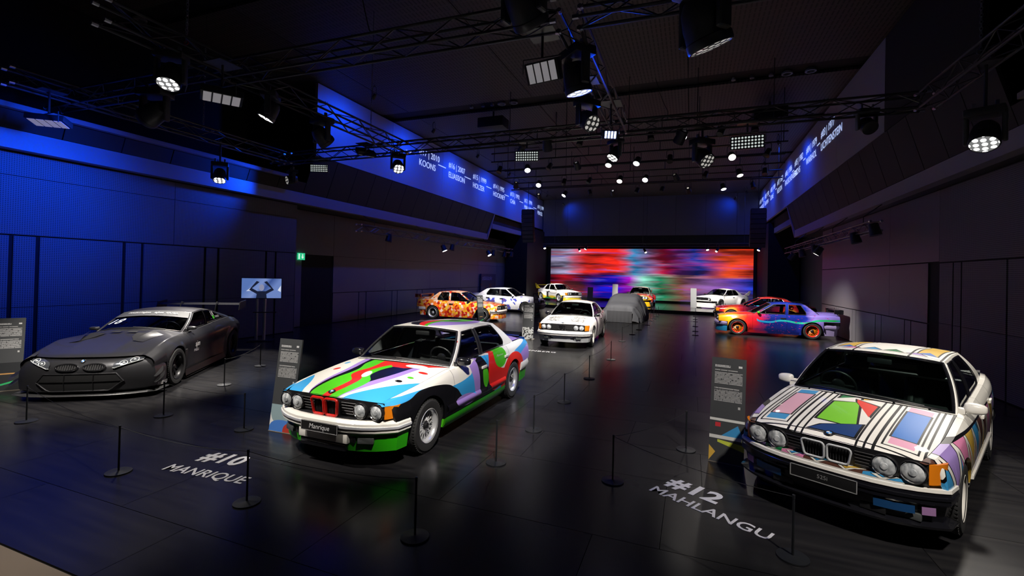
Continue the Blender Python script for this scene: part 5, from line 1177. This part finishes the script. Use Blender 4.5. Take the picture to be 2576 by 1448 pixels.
L_white = lens_mat('led_white',(1,.95,.88),9,11.); L_soft = lens_mat('lamp_warm',(1,.9,.78),5); L_off = lens_mat('led_idle',(.75,.72,.66),.55,11.); L_cool = lens_mat('lamp_cool',(.95,.93,1.),6); L_blue = lens_mat('led_blue',(.10,.16,1.),22,9.); L_bluew = lens_mat('led_pale_blue',(.35,.45,1.),7); L_dim = lens_mat('led_tile',(.7,.78,.75),.75)
HEAD = {}
def head_meshes(s):
    if s in HEAD: return HEAD[s]
    r = .155*s; L = .36*s
    body = MB().lathe([(.02,-L),(r*.62,-L*.97),(r*.86,-L*.8),(r*.98,-L*.5),(r*1.0,-L*.2),(r*1.04,-L*.18),(r*1.04,-.02),(r*1.0,0),(r*.93,0),(r*.92,-.012)],28,'Z',caps=False)
    vents = MB()
    for k in range(6): vents.box(-r*.3+k*r*.11,-r*.3+k*r*.11+r*.05,r*.9,r*1.0,-L*.66,-L*.42)
    lens = MB().lathe([(r*.93,-.008),(r*.6,.004),(.001,.008)],28,'Z',caps=False)
    arm = MB().rbox(-.055*s,.055*s,-.02*s,.035*s,-.12*s,.25*s,.03*s,3)
    base = MB().rbox(-.2*s,.2*s,-.14*s,.14*s,0,.11*s,.02*s); 
    clamp = MB().rbox(-.13*s,-.09*s,-.03,.03,.11*s,.11*s+.1,.008).rbox(.09*s,.13*s,-.03,.03,.11*s,.11*s+.1,.008)
    HEAD[s] = [q.mesh(n) for q,n in ((body,'head'),(vents,'vent'),(lens,'lens'),(arm,'yoke_arm'),(base,'base'),(clamp,'clamp'))]; return HEAD[s]
def inst(me,name,m,par,M):
    if not me.materials or me.materials[0] != m:
        if me.materials: me = me.copy(); me.materials[0] = m
        else: me.materials.append(m)
    o = bpy.data.objects.new(name,me); COL.objects.link(o); o.parent = par; o.matrix_local = M; return o
def moving_head(P, aim, label, lens=None, s=1., power=0, c=(1,1,1), cone=30, blend=.5, group='moving head lamps', top=None, yaw=None):
    P = Vector(P); d = (Vector(aim)-P).normalized(); L = .36*s; piv = P-d*L*.5
    t = thing('moving_head',label,'stage light',tuple(piv+Vector((0,0,.24*s))),0,group); O = t.location
    hq = d.to_track_quat('Z','Y').to_matrix().to_4x4(); B,V,LE,A,BA,CL = head_meshes(s)
    hz = Vector((d.x,d.y,0)); ang = atan2(hz.y,hz.x)-pi/2 if hz.length > .05 else 0
    if yaw is not None: ang = yaw
    hd = inst(B,'head',fix_m,t,Matrix.Translation(P-O) @ hq); inst(V,'vent',fix_g,hd,Matrix())
    ln = inst(LE,'lens',lens or L_off,hd,Matrix())
    Rz = Matrix.Rotation(ang,4,'Z')
    for sg in (1,-1):
        inst(A,'yoke_arm',fix_g,t,Matrix.Translation(piv-O) @ Rz @ Matrix.Translation((sg*.19*s,0,0)) @ Matrix.Rotation(pi/2*sg,4,'Z'))
    inst(BA,'base',fix_m,t,Matrix.Translation(piv-O+Vector((0,0,.23*s))) @ Rz)
    cl = inst(CL,'clamp',bolt_m,t,Matrix.Translation(piv-O+Vector((0,0,.23*s))) @ Rz)
    gap = 5.54-(piv.z+.34*s+.1)
    if 0 < gap < .9: obj('drop_pipe', MB().cyl((0,0,0),(0,0,gap+.14),.024,n=8).box(-.18,.18,-.18,.18,gap+.11,gap+.13), fix_g, t, loc=tuple(piv-O+Vector((0,0,.34*s))))
    if power: spot('beam',tuple(P+d*.05),tuple(P+d),power,c,cone,blend,.13*s,t)
    return t
CAN = {}
def can_lamp(P, aim, label, lens=L_soft, r=.1, L=.26, power=0, c=(1,.95,.88), cone=28, blend=.5, group='rear bar spotlights', ztop=None, lit=True):
    P = Vector(P); d = (Vector(aim)-P).normalized(); P = P+Vector((d.x,d.y,0))*L*.6; piv = P-d*L*.6; h = (ztop-piv.z) if ztop else .3
    t = thing('spotlight',label,'stage light',tuple(piv+Vector((0,0,h))),0,group); O = t.location
    key = (r,L)
    if key not in CAN:
        CAN[key] = [MB().lathe([(r*.4,-L),(r*.85,-L*.95),(r*.95,-L*.4),(r*1.0,-L*.35),(r*1.05,0),(r*.95,0),(r*.93,-.01)],18,'Z',caps=False).mesh('body'), MB().lathe([(r*.94,-.006),(.001,.006)],18,'Z',caps=False).mesh('lens')]
    hq = d.to_track_quat('Z','Y').to_matrix().to_4x4(); b = inst(CAN[key][0],'body',fix_m,t,Matrix.Translation(P-O) @ hq); inst(CAN[key][1],'lens',lens if lit else fix_g,b,Matrix())
    hz = Vector((d.x,d.y,0)); ang = atan2(hz.y,hz.x)-pi/2 if hz.length > .05 else 0; w = r*1.15
    yk = MB().tube([(-w,0,0),(-w,0,h*.75),(-w*.7,0,h*.9),(w*.7,0,h*.9),(w,0,h*.75),(w,0,0)],.012,5); yk.cyl((0,0,h*.9),(0,0,h+.03),.02,n=6)
    obj('yoke',yk,fix_g,t).matrix_local = Matrix.Translation(piv-O) @ Matrix.Rotation(ang,4,'Z')
    if power: spot('beam',tuple(P+d*.03),tuple(P+d),power,c,cone,blend,r*.8,t)
    return t
def flood(P, aim, label, kind='strip', s=1., lens=L_dim, power=0, c=(1,1,1), hang=5.56):
    P = Vector(P); d = (Vector(aim)-P).normalized(); t = thing('led_flood',label,'stage light',tuple(P+Vector((0,0,.3))),0,'LED flood panels'); O = t.location
    q = (Matrix.Translation(P-O) @ d.to_track_quat('Z','Y').to_matrix().to_4x4())
    w,h = .3*s,(.17 if kind == 'strip' else .13)*s
    o = obj('housing', MB().rbox(-w,w,-h,h,-.12,-.004,.012), fix_m, t); o.matrix_local = q
    if kind == 'strip':
        for k in range(4): x = -w+.03+k*(2*w-.06)/4; obj('light_strip', MB().box(x+.012,x+(2*w-.06)/4-.012,-h+.02,h-.02,-.004,.004), no_sample(mat('diffuser_idle',(.6,.58,.6),.5,emit=(.8,.76,.8),es=.2)), o, smooth=False)
    else:
        for i in range(10):
            for j in range(4): obj('led_cell', MB().lathe([(.02*s,0),(.016*s,.006),(.001,.008)],8,caps=False), lens, o, loc=(-w+.04*s+i*(2*w-.08*s)/9,-h+.04*s+j*(2*h-.08*s)/3,-.004))
    br_ = MB().tube([(-w-.02,0,0),(-w-.02,0,.2),(w+.02,0,.2),(w+.02,0,0)],.01,5).cyl((0,0,.2),(0,0,max(.3,hang-P.z)),.018,n=6).box(-.2,.2,-.2,.2,max(.3,hang-P.z)-.02,max(.3,hang-P.z)-.005); obj('bracket',br_,fix_g,t,loc=tuple(P-O))
    return t
A0_,B0_,K0_ = (-3.9,6.4,.8),(2.2,6.9,.8),(-10.8,6.7,.7)
WARM = (1,.93,.84); COOL = (.93,.95,1.); BLU = (.0,.06,1.)
# heads on the near trusses
moving_head((-7.65,4.76,5.04),(-6.5,3.0,0),'lit white wash head under the upper left truss, nearest the camera',L_white,1.05,450,WARM,52)
moving_head((-7.65,6.53,5.08),(-9.6,5.2,.3),'lit white wash head under the upper left truss, second from the camera',L_white,1.0,2000,WARM,48)
moving_head((-7.65,8.17,5.05),(-7.2,10.5,3.2),'dark moving head under the upper left truss, third from the camera',fix_m,1.15)
moving_head((-9.8,5.72,5.02),(-12.9,5.4,3.5),'dark moving head with rounded shell on the near truss at far left',fix_m,1.3,1150,BLU,100,1.,yaw=.3)  # dark shell given an added blue beam for the left wall wash
flood((-7.25,5.35,4.98),(-7.1,5.25,4.0),'four-strip flood under the crossing of the upper left trusses','strip',1.)
flood((-11.7,5.12,4.93),(-11.6,5.0,4.),'pale four-strip flood by the left balcony','strip',1.)
moving_head((-11.9,8.78,4.55),(-10.6,7.6,.6),'lit white wash head under the truss by the left balcony',L_white,1.0,1500,WARM,54)
moving_head((-11.9,11.0,5.0),(-12.6,9.5,4.6),'dark moving head at the far end of the truss by the left balcony',L_off,.9,300,BLU,100,1.)  # blue beam added inside this unlit head as well
flood((-10.62,11.0,5.3),(-7.6,4,4.6),'small LED tile flood on the second cross truss near the left balcony','tile',.9)
moving_head((-7.74,11.0,5.1),(-4.6,8.0,.8),'lit white wash head at the left end of the second cross truss',L_white,1.0,900,WARM,26)
flood((-8.9,11.0,5.6),(-9.4,11.3,4.6),'dark flood panel on the second cross truss','strip',.9)
moving_head((-1.91,5.45,5.34),(-1.6,6.6,4.3),'large dark moving head on the near truss left of the middle',fix_m,1.45)
flood((-1.98,6.1,5.02),(-2.3,4.2,3.9),'four-strip flood hanging below the near truss left of the middle','strip',.85)
moving_head((.16,5.5,4.75),(.48,5.8,3.75),'large moving head with a square shell on the near truss right of the middle',L_off,1.5)
m11 = moving_head((-1.6,6.75,4.92),(-1.42,6.95,3.9),'moving head with a blazing blue lens under the middle truss',L_blue,1.25,120,BLU,120,1.)
moving_head((-1.6,7.75,4.78),(.2,6.4,3.2),'tilted moving head with a honeycomb lens under the middle truss',L_off,1.0)
bp = flood((-1.5,9.0,4.95),(-.6,7.0,4.2),'small bright blue panel under the middle truss','strip',.5)
for o in bp.children_recursive:
    if o.name.startswith('light_strip'): o.data.materials[0] = L_bluew
spot('beam',(-1.48,8.95,4.93),(.1,5.6,5.2),170,BLU,100,1.,.12,bp)
moving_head((-1.78,11.0,5.0),(-3.6,9.2,1.),'lit moving head where the middle truss meets the second cross truss',L_white,.9,1600,COOL,44)
moving_head((.29,11.0,4.79),(1.6,9.6,3.2),'tilted moving head with a honeycomb lens on the second cross truss',L_off,1.15)
flood((-3.92,11.0,5.2),(-2.6,5,4.4),'LED tile flood on the second cross truss, left of the middle','tile',1.0)
flood((1.07,11.0,5.15),(.6,5,4.4),'LED tile flood on the second cross truss, right of the middle','tile',1.1)
moving_head((4.06,9.0,4.32),(2.9,7.0,.6),'lit white wash head under the upper right truss',L_white,1.15,850,WARM,46)
moving_head((3.24,11.0,5.25),(3.6,9.5,4.),'dark moving head at the right end of the second cross truss',fix_m,.9)
# heads above and behind the camera's frame edge, on the nearest truss
moving_head((-5.4,2.2,5.1),(-4.2,5.4,.5),'wash head on the truss above the camera, aimed at the curve-painted saloon',L_white,1.0,1250,WARM,38)
moving_head((-.6,2.2,5.1),(-3.2,6.0,.6),'wash head on the truss above the camera, middle of the three',L_white,1.0,1800,WARM,36)
moving_head((2.2,2.2,5.1),(1.9,6.0,.6),'wash head on the truss above the camera, aimed at the block-painted saloon',L_white,1.0,1150,WARM,54,.6)
moving_head((-6.9,2.2,5.1),(-4.75,3.7,0),'wash head at the left end of the truss above the camera',L_white,.9,420,WARM,30,1.)
can_lamp((-3.39,11,5.33),(-3.7,14.2,.6),'lit round spotlight on the second cross truss, left of the middle',L_cool,.12,.3,2200,WARM,40,.8,group='cross truss spotlights',ztop=5.54)
can_lamp((-.25,11,5.28),(-3.2,14.6,.6),'lit round spotlight on the second cross truss, right of the middle',L_cool,.12,.3,2200,WARM,36,.8,group='cross truss spotlights',ztop=5.54)
moving_head((-7.9,2.2,5.1),(-9.7,4.9,.4),'wash head on the truss above the camera, aimed at the racing car',L_white,.9,1500,WARM,40,.8)
can_lamp((-4.0,2.2,5.2),(-4.5,1.55,0),'small added lamp on the truss above the camera, brightening the bare screed',L_soft,.1,.26,260,WARM,40,1.,group='cross truss spotlights',ztop=5.64)  # unseen lamp added to brighten the screed patch
# rear bars
def ordn(i): return ('first','second','third','fourth','fifth','sixth','seventh','eighth','ninth','tenth','eleventh','twelfth')[i]
rowdef = [(15.5,7.0,6.62,[(-5.7,(-9.8,20.,.6),3),(-4.78,(-4.4,8.6,.8),1),(-3.6,0,0),(-2.4,0,0),(-1.3,0,0),(-.35,(1.6,8.6,.8),1),(.8,0,0),(1.7,0,0)],'nearest'),
 (18.,6.95,6.48,[(-7.6,0,0),(-6.37,(-4.6,13.8,.8),1),(-5.4,0,0),(-4.3,(-3.2,24.2,.6),3),(-3.02,(-3.9,14.4,.6),1),(-1.96,(-3.4,14.2,.8),1),(-.8,0,0),(.4,(3.3,21.3,.6),4),(1.26,(1.9,10.,.6),1),(2.4,0,0)],'second'),
 (21.,6.9,6.45,[(-8.,(-10.2,26.,.8),3),(-6.83,(-6.2,15.5,.8),1),(-5.6,0,0),(-4.4,0,0),(-3.03,(-3.6,16.8,.8),1),(-1.92,(-3.0,15.4,.8),1),(-.7,(3.,27.2,.6),3),(.5,0,0),(1.76,(3.2,18.5,.3),1),(2.7,0,0)],'third'),
 (24.,6.9,6.45,[(-7.8,(-9.5,35.2,.7),2),(-6.32,(-9.2,20.6,.8),1),(-5.,0,0),(-3.8,(-3.4,33.4,.6),2),(-2.6,0,0),(-1.4,0,0),(-.2,(1.6,36.,.7),2),(1.33,(2.6,22.,.8),1),(2.6,0,0)],'farthest')]
for y,zt,z,L_,nm in rowdef:
    for i,(x,aim,lit) in enumerate(L_):
        if lit: can_lamp((x,y,z),aim,('lit round spotlight on the %s rear bar, %s from the left' if lit == 1 else 'added spotlight facing the rear on the %s rear bar, %s from the left')%(nm,ordn(i)),L_cool if i%2 else L_soft,.125,.3,(1500 if y > 15.6 and not (y < 19 and x > 0) else 160) if lit == 1 else {2:9000,3:5500,4:6500}[lit],WARM,{1:32,2:24,3:32,4:46}[lit],.8,ztop=zt)  # rear-facing lamps are added to light the far cars and the sheet
        else: can_lamp((x,y,z),(x+random.uniform(-.6,.6),y-.6,z-1.2),'unlit black spotlight on the %s rear bar, %s from the left'%(nm,ordn(i)),fix_g,.105,.3,0,ztop=zt,lit=False)
# spots above the screen
pipe = thing('lighting_bar','thin black lighting bar above the LED wall','truss',(-3.5,36.8,4.8)); obj('pipe', MB().cyl((-8.0,0,0),(8.05,0,0),.03,n=8), chord_m, pipe)
for k in (-7,0,7): obj('suspension_rod', MB().cyl((k,0,0),(k,0,4.002),.012,n=6), chord_m, pipe)
scr = [(-11.3,4.41,(-9.8,35.6,.6),1),(-8.41,4.2,(-9.2,36.3,.8),2),(-7.83,4.35,(-9.6,36.2,.8),1),(-3.33,4.1,(-3.4,34.8,.8),2),(1.07,4.31,(1.6,36.,.8),1),(1.77,4.2,(2.2,36.5,.8),2),(4.45,4.29,(2.4,36.2,.8),1)]
for i,(x,z,aim,k) in enumerate(scr):
    can_lamp((x,36.6,z),(aim[0],aim[1]-1.2,aim[2]) if k == 1 else (x+(.5 if x < 0 else -.5),35.9,z-.9),'%s spotlight above the LED wall, %s from the left'%('round' if k == 1 else 'cylindrical',ordn(i)),L_soft,.11 if k == 1 else .09,.25 if k == 1 else .42,1400 if k == 1 else 700,WARM,60,1.,group='spotlights above the screen',ztop=4.8)
# under the balconies
Lb = [(16.75,3.5,0),(21.44,3.36,(-11.,21.6,.8)),(22.43,3.45,0),(27.22,3.4,(-10.4,26.8,.8)),(28.05,3.42,0),(30.,3.42,0),(31.3,3.5,0)]
for i,(y,z,aim) in enumerate(Lb): can_lamp((-12.17,y,z),aim or (-12.3,y-.3,2.),'%s lamp under the left balcony truss, %s from the camera'%('lit' if aim else 'unlit',ordn(i)),L_cool,.14,.34,900 if aim else 0,COOL,70,1.,group='lamps under the left balcony',ztop=3.78,lit=bool(aim))
Rb = [(15.3,3.5,0),(16.88,3.4,0),(21.05,3.26,(2.9,21.4,.5)),(21.75,3.35,0),(24.09,3.3,0),(26.13,3.27,(2.8,27.2,.5))]
for i,(y,z,aim) in enumerate(Rb): can_lamp((4.62,y,z),aim or (4.9,y-.2,2.),'%s lamp under the right balcony truss, %s from the camera'%('lit' if aim else 'unlit',ordn(i)),L_soft,.14,.34,500 if aim else 0,WARM,46,1.,group='lamps under the right balcony',ztop=3.66,lit=bool(aim))
# blue parapet washers
for sg,x,ys_,tx in ((1,-10.6,(13.5,17.6,22.1,26.7,31.3,34.8),-12.3),(-1,4.25,(23.7,27.8,33.,36.5),4.72)):
    for i,y in enumerate(ys_):
        can_lamp((x if sg > 0 else x-.7,y,8.35),(tx,y+.4,6.6),'small blue washer above the %s parapet, %s from the camera'%('left' if sg > 0 else 'right',ordn(i)),L_bluew,.07,.2,(300 if sg > 0 else 170),BLU,150,1.,group='blue parapet washers',ztop=8.79)
# two blue washers high on the back wall
for i,(x,tx) in enumerate(((-10.2,-9.6),(3.0,2.4))): can_lamp((x,38.0,8.2),(tx,39,7.6),'blue washer at the %s end of the high back wall'%('left','right')[i],L_bluew,.08,.25,90,BLU,110,1.,group='blue back wall washers',ztop=8.79)
# ================================================================ line-array loudspeakers
def line_array(x,y,z,label):
    t = thing('line_array',label,'loudspeaker',(x,y,z)); a = 0; px,pz = 0.,0.
    for k in range(8):
        M = Matrix.Translation((0,px,pz)) @ Matrix.Rotation(a,4,'X'); o = obj('speaker_box', MB().rbox(-.42,.42,-.22,.22,-.27,0,.015), matte_black, t); o.matrix_local = M
        g = obj('grille', MB().box(-.39,.39,-.235,-.22,-.255,-.015), mat('speaker_grille',(.03,.03,.032),.6), o, smooth=False)
        pz -= .28*cos(a); px += .28*sin(a); a += .05
    obj('flying_frame', MB().box(-.4,.4,-.2,.2,.0,.07).cyl((0,0,.07),(0,0,ZC-z),.02,n=6), matte_black, t)
line_array(-10.85,31,6.75,'black line-array loudspeaker hanging left of the stage'); line_array(3.68,31,6.4,'black line-array loudspeaker hanging right of the stage')
# ================================================================ floor things
post_m = mat('stanchion_black',(.018,.02,.024),.45,.3)
SPROTO = [MB().lathe([(.118,0),(.12,.004),(.118,.012),(.03,.018),(.012,.022)],28,caps=True).mesh('base'), MB().cyl((0,0,.015),(0,0,.497),.0095,n=10).mesh('post'), MB().lathe([(.0115,.47),(.0115,.5),(.0001,.502)],10,caps=False).mesh('cap')]
for m_ in SPROTO: m_.materials.append(post_m)
def stanchion(x,y,label,z=0):
    t = thing('barrier_post',label,'barrier post',(x,y,z),0,'low rope barrier posts')
    for m_,n in zip(SPROTO,('base','post','cap')):
        o = bpy.data.objects.new(n,m_); COL.objects.link(o); o.parent = t
rows_ = {'in the front line before the curve-painted saloon':[(-8.62,3.64),(-5.67,3.15),(-3.87,3.22),(-2.11,3.36)],
 'along the aisle right of the curve-painted saloon':[(-2.09,5.04),(-2.05,6.31),(-2.03,7.94),(-2.01,9.98),(-1.95,12.53)],
 'beside the black racing car':[(-7.25,4.59),(-5.68,4.65),(-8.18,6.25),(-9.09,7.81)],
 'before the block-painted saloon':[(.8,4.31),(-.75,5.11),(-.02,6.43)],
 'along the aisle beside the sheeted car':[(-2.17,16.29),(-2.07,18.4),(-2.0,20.2),(-1.85,22.42),(-1.9,24.6),(-1.82,26.),(-1.8,27.5),(-1.77,29.)],
 'in the straight row right of the aisle':[(.2,19.52),(.21,20.99),(.23,23.07),(.25,25.62),(.26,27.12),(.27,28.8)],
 'between dotted and speckled coupes':[(-6.87,15.9),(-8.1,18.5),(-6.5,20.6),(-6.2,24.0)]}
ROPES = []
rope_m = mat('thin_elastic_rope',(.012,.012,.013),.7)
for nm,pts in rows_.items():
    for i,(x,y) in enumerate(pts): stanchion(x,y,'black barrier post %s, %s of the line'%(nm,ordn(i)))
    for i in range(len(pts)-1):
        a,b = pts[i],pts[i+1]
        if (a,b) == ((-5.68,4.65),(-8.18,6.25)) : continue
        P_ = [(lerp(a[0],b[0],k/10),lerp(a[1],b[1],k/10),.485-.06*4*(k/10)*(1-k/10)*min(1,math.dist(a,b)/2)) for k in range(11)]
        tag(obj('rope',MB().tube(P_,.0028,5),rope_m),'thin black rope %s, %s span'%(nm,ordn(i)),'rope','thin barrier ropes')
# floor lettering
def floor_text(s,size,o,x,y,label,bold=0.,sp=1.):
    me = text_mesh(s,size,bold,0,'LEFT',0,sp); me.materials.clear(); me.materials.append(mat('floor_white',(.62,.62,.66),.5)); ob = bpy.data.objects.new('floor_lettering',me); COL.objects.link(ob); ob.matrix_world = frame((o[0],o[1],.003),x,y); tag(ob,label,'lettering')
d10 = Vector((1.12,.10,0)).normalized(); n10 = Vector((-.10,1.12,0)).normalized()
floor_text('#10',.34,(-5.27,3.82),d10,n10,'large white floor number before the curve-painted saloon',.012,1.05); floor_text('MANRIQUE',.213,(-5.36,3.44),d10,n10,'white name lettered on the floor before the curve-painted saloon',.003)
d12 = Vector((1.0,-.54,0)).normalized(); n12 = Vector((.54,1.0,0)).normalized()
floor_text('#12',.34,(-.17,5.37),d12,n12,'large white floor number before the block-painted saloon',.012,1.05); floor_text('MAHLANGU',.213,(-.35,5.12),d12,n12,'white name lettered on the floor before the block-painted saloon',.003)
floor_text('RAUSCHENBERG',.22,(-5.35,12.86),(1,.02,0),(-.02,1,0),'white floor lettering before the speckled coupe',.002,1.1)
floor_text('#07',.3,(-.15,25.6),(1,0,0),(0,1,0),'small white floor number beside the straight post row',.006)
# ================================================================ information boards
def board_mat(name,art):
    p = Pat(name,(.055,.058,.062),.55,0,0); x,z = p.x,p.z; ln = p.lt(p.op('FRACT',p.mul(z,62.)),.55); wd = p.gt(p.noise(1.,2.,sc3=(60,1,30)),.40)
    for z0,z1 in ((.93,1.08),(.72,.86)): p.layer(p.both(p.box(x,z,-.155,.155,z0,z1),ln,wd),(.42,.42,.42))
    p.layer(p.both(p.box(x,z,-.155,.02,1.135,1.165),p.lt(p.op('FRACT',p.mul(z,66.)),.6),wd),(.6,.6,.6)); p.layer(p.box(x,z,.11,.15,1.14,1.165),(.6,.6,.6)); p.layer(p.both(p.box(x,z,-.155,.1,1.095,1.105),wd),(.4,.4,.4)); p.layer(p.both(p.box(x,z,-.155,.12,.875,.887),wd),(.4,.4,.4)); p.layer(p.box(x,z,.115,.14,.65,.68),(.45,.45,.45))
    for m,c in art(p,x,z): p.layer(m,c)
    return p.done()
def art_curves(p,x,z): return [(p.lt(z,.36),'8fa6ad'),(p.under(x,z,[(-.2,.3),(0,.1),(.2,.26)]),'e8e8e6'),(p.both(p.lt(z,.2),p.under(x,z,[(-.2,.04),(0,.16),(.2,.1)])),'4a7fd0'),(p.ell(x,z,.12,.03,.08,.09),'b23a30')]
def art_blocks(p,x,z): return [(p.both(p.lt(z,.52),p.gt(z,.49)),'d8d8d4'),(p.poly(x,z,[(-.06,.32),(.18,.32),(.12,.46)]),'3d90c8'),(p.both(p.lt(z,.32),p.gt(z,.28)),'d8d8d4'),(p.poly(x,z,[(-.1,.24),(.2,.16),(.2,.24),(-.1,.27)]),'c5cf4a'),(p.box(x,z,-.13,-.07,.42,.47),'c8343c'),(p.poly(x,z,[(-.2,.0),(-.2,.2),(-.12,.12)]),'dcb04a')]
def art_dark(p,x,z): return [(p.lt(z,.48),(.02,.022,.025)),(p.box(x,z,-.1,.1,.28,.30),'b98a50'),(p.poly(x,z,[(-.18,.06),(-.18,.09),(.14,.18),(.14,.15)]),'2fa060')]
def art_speck(p,x,z): return [(p.lt(z,.42),(.45,.46,.46)),(p.both(p.lt(z,.42),p.gt(p.noise(14.,3.),.55)),(.02,.02,.02))]
def board(x,y,rz,m,label,z=0,h=1.25,lean=.13,w=.385):
    t = thing('information_board',label,'sign',(x,y,z),rz,'leaning information boards')
    k = MB().box(-w/2,w/2,-.012,.012,0,h).xf(Matrix.Rotation(-lean,4,'X'))
    o = obj('panel', MB().box(-w/2,w/2,-.012,.012,0,h), m, t, rot=(-lean,0,0), smooth=False)
    obj('prop', MB().prism([(.02,0),(.02+h*sin(lean)*1.6,0),(h*.86*sin(lean)+.014,h*.86*cos(lean))],'X',-.012,.012), black, t, smooth=False); obj('foot_plate', MB().box(-w/2,w/2,-.02,.3,0,.008), mat('foot_tan',(.2,.17,.13),.7), t, smooth=False)
bA,bB_,bK,bC = board_mat('board_curves',art_curves),board_mat('board_blocks',art_blocks),board_mat('board_dark',art_dark),board_mat('board_speckle',art_speck)
board(-5.16,4.78,0.04,bA,'dark information board with a curve-pattern foot beside the curve-painted saloon')
board(.43,6.16,-.18,bB_,'dark information board with a block-pattern foot beside the block-painted saloon')
board(-11.0,4.36,1.0,bK,'dark information board beside the black racing car at the left edge')
board(-5.17,15.0,0.12,bC,'dark information board with a speckled foot beside the speckled coupe')
board(-8.7,18.9,1.25,bK,'slim edge-on information board before the dotted coupe'); board(-7.6,23.6,1.2,bK,'slim edge-on information board before the cloud-painted saloon')
pale = mat('pale_board',(.35,.36,.37),.6)
board(-6.6,32.4,0,pale,'pale board at the stage edge behind the speckled coupe',.2); board(-5.0,33.2,0,pale,'pale board on the stage left of the yellow-nosed racer',.2,1.5); board(.2,34.4,.1,pale,'pale board on the stage left of the white finned racer',.2,1.35)
# ================================================================ television on chrome poles
tv = thing('television','flat television on two chrome poles showing a figure with raised arms','television',(-12.25,10.5,0),.72)
p = Pat('tv_picture',(.2,.3,.62),.4,0,0,emit=1.); x,z = p.x,p.z
p.layer(1.,p.ramp(p.add(p.mul(x,.8),p.add(p.mul(z,-.6),1.5)),[(.2,'5a78b8'),(.45,'7d94cc'),(.6,'3c5698'),(.8,'6f88c4')])); p.layer(p.poly(x,z,[(-.42,1.52),(-.3,1.62),(-.22,1.53)]),'cfd8f0'); p.layer(p.poly(x,z,[(.44,1.55),(.53,1.7),(.53,1.5)]),'dfe6f6')
body_c = '1a2036'
p.layer(p.poly(x,z,[(-.15,1.27),(.15,1.27),(.12,1.52),(-.12,1.52)]),body_c)
for sg in (1,-1): p.layer(p.poly(x,z,[(sg*.08,1.5),(sg*.12,1.43),(sg*.34,1.56),(sg*.28,1.62)]),body_c); p.layer(p.poly(x,z,[(sg*.34,1.56),(sg*.27,1.6),(sg*.06,1.8),(sg*.14,1.83)]),body_c)
p.layer(p.ell(x,z,0,1.63,.07,.1),'8f93b0')
tvm = p.done(); tvm.node_tree.nodes['Principled BSDF'].inputs['Emission Strength'].default_value = .9
obj('screen_face', MB().box(-.54,.54,-.012,0,1.31,1.91), tvm, tv, smooth=False); obj('bezel', MB().rbox(-.56,.56,0,.05,1.29,1.93,.008), black, tv)
for x_ in (-.13,.08): obj('pole', MB().cyl((x_,.08,0),(x_,.08,1.6),.045,n=18), mat('brushed_steel',(.6,.62,.66),.35,.6), tv)
obj('shelf', MB().rbox(-.22,.42,.0,.12,.86,.885,.005), black, tv); obj('floor_plate', MB().rbox(-.35,.35,-.2,.35,0,.02,.01), black, tv)
# ================================================================ door, exit sign, poster, railing
dr = struct(obj('door_1', MB().box(XL2-.22,XL2-.16,13.85,15.35,0.01,2.72), mat('door_dark',(.022,.022,.028),.4), smooth=False)); obj('panic_bar', MB().cyl((XL2-.1,14.0,1.05),(XL2-.1,14.9,1.05),.018,n=8).box(XL2-.16,XL2-.08,14.88,14.94,.98,1.2), bolt_m, dr)
obj('door_frame', MB().box(XL2-.2,XL2-.02,13.76,13.84,0,2.8).box(XL2-.2,XL2-.02,15.36,15.44,0,2.8).box(XL2-.2,XL2-.02,13.76,15.44,2.73,2.8), void, dr, smooth=False)
ex = thing('exit_sign','small green exit sign with white down arrow above the dark door','sign',(XL2+.06,13.66,2.58))
obj('sign_box', MB().box(-.03,.03,-.16,.16,0,.26), no_sample(mat('exit_green',(.02,.35,.15),.5,emit=(.03,.62,.28),es=.9)), ex, smooth=False)
exw = mat('exit_white',(.9,.9,.9),.5,emit=(.85,1,.9),es=.9)
obj('down_arrow', MB().prism([(.02,.22),(.06,.22),(.06,.12),(.10,.12),(.04,.04),(-.02,.12),(.02,.12)],'X',.031,.034), exw, ex, smooth=False); obj('white_panel', MB().box(.031,.034,-.15,-.1,.03,.23), exw, ex, smooth=False)
p = Pat('poster_print',(.02,.03,.10),.5,0,0); p.layer(p.both(p.box(p.y,p.z,-1.1,.6,1.75,2.0),p.gt(p.noise(1.,2.,sc3=(1,9,22)),.5)),(.25,.3,.6)); p.layer(p.both(p.lt(p.z,1.3),p.gt(p.noise(1.,2.,sc3=(1,14,14)),.62)),(.2,.22,.45)); p.layer(p.both(p.lt(p.z,1.5),p.lt(p.noise(1.5,2.),.45)),(.09,.02,.05)); po = p.done()
tag(obj('poster', MB().box(-.04,.04,-1.3,1.3,.05,2.2), po, loc=(XL2+.1,31.2,0), smooth=False),'tall dark blue printed poster panel on the left wall near the stage','poster')
rl = thing('railing','thin black handrail beside the stage at the right','railing',(5.6,29.6,0))
for x_ in (-1.6,-.9,-.2,.5): obj('upright', MB().cyl((x_,0,0),(x_,0,1.05),.02,n=8), matte_black, rl)
for z_ in (.55,1.05): obj('rail', MB().cyl((-1.6,0,z_),(.5,0,z_),.02,n=8), matte_black, rl)
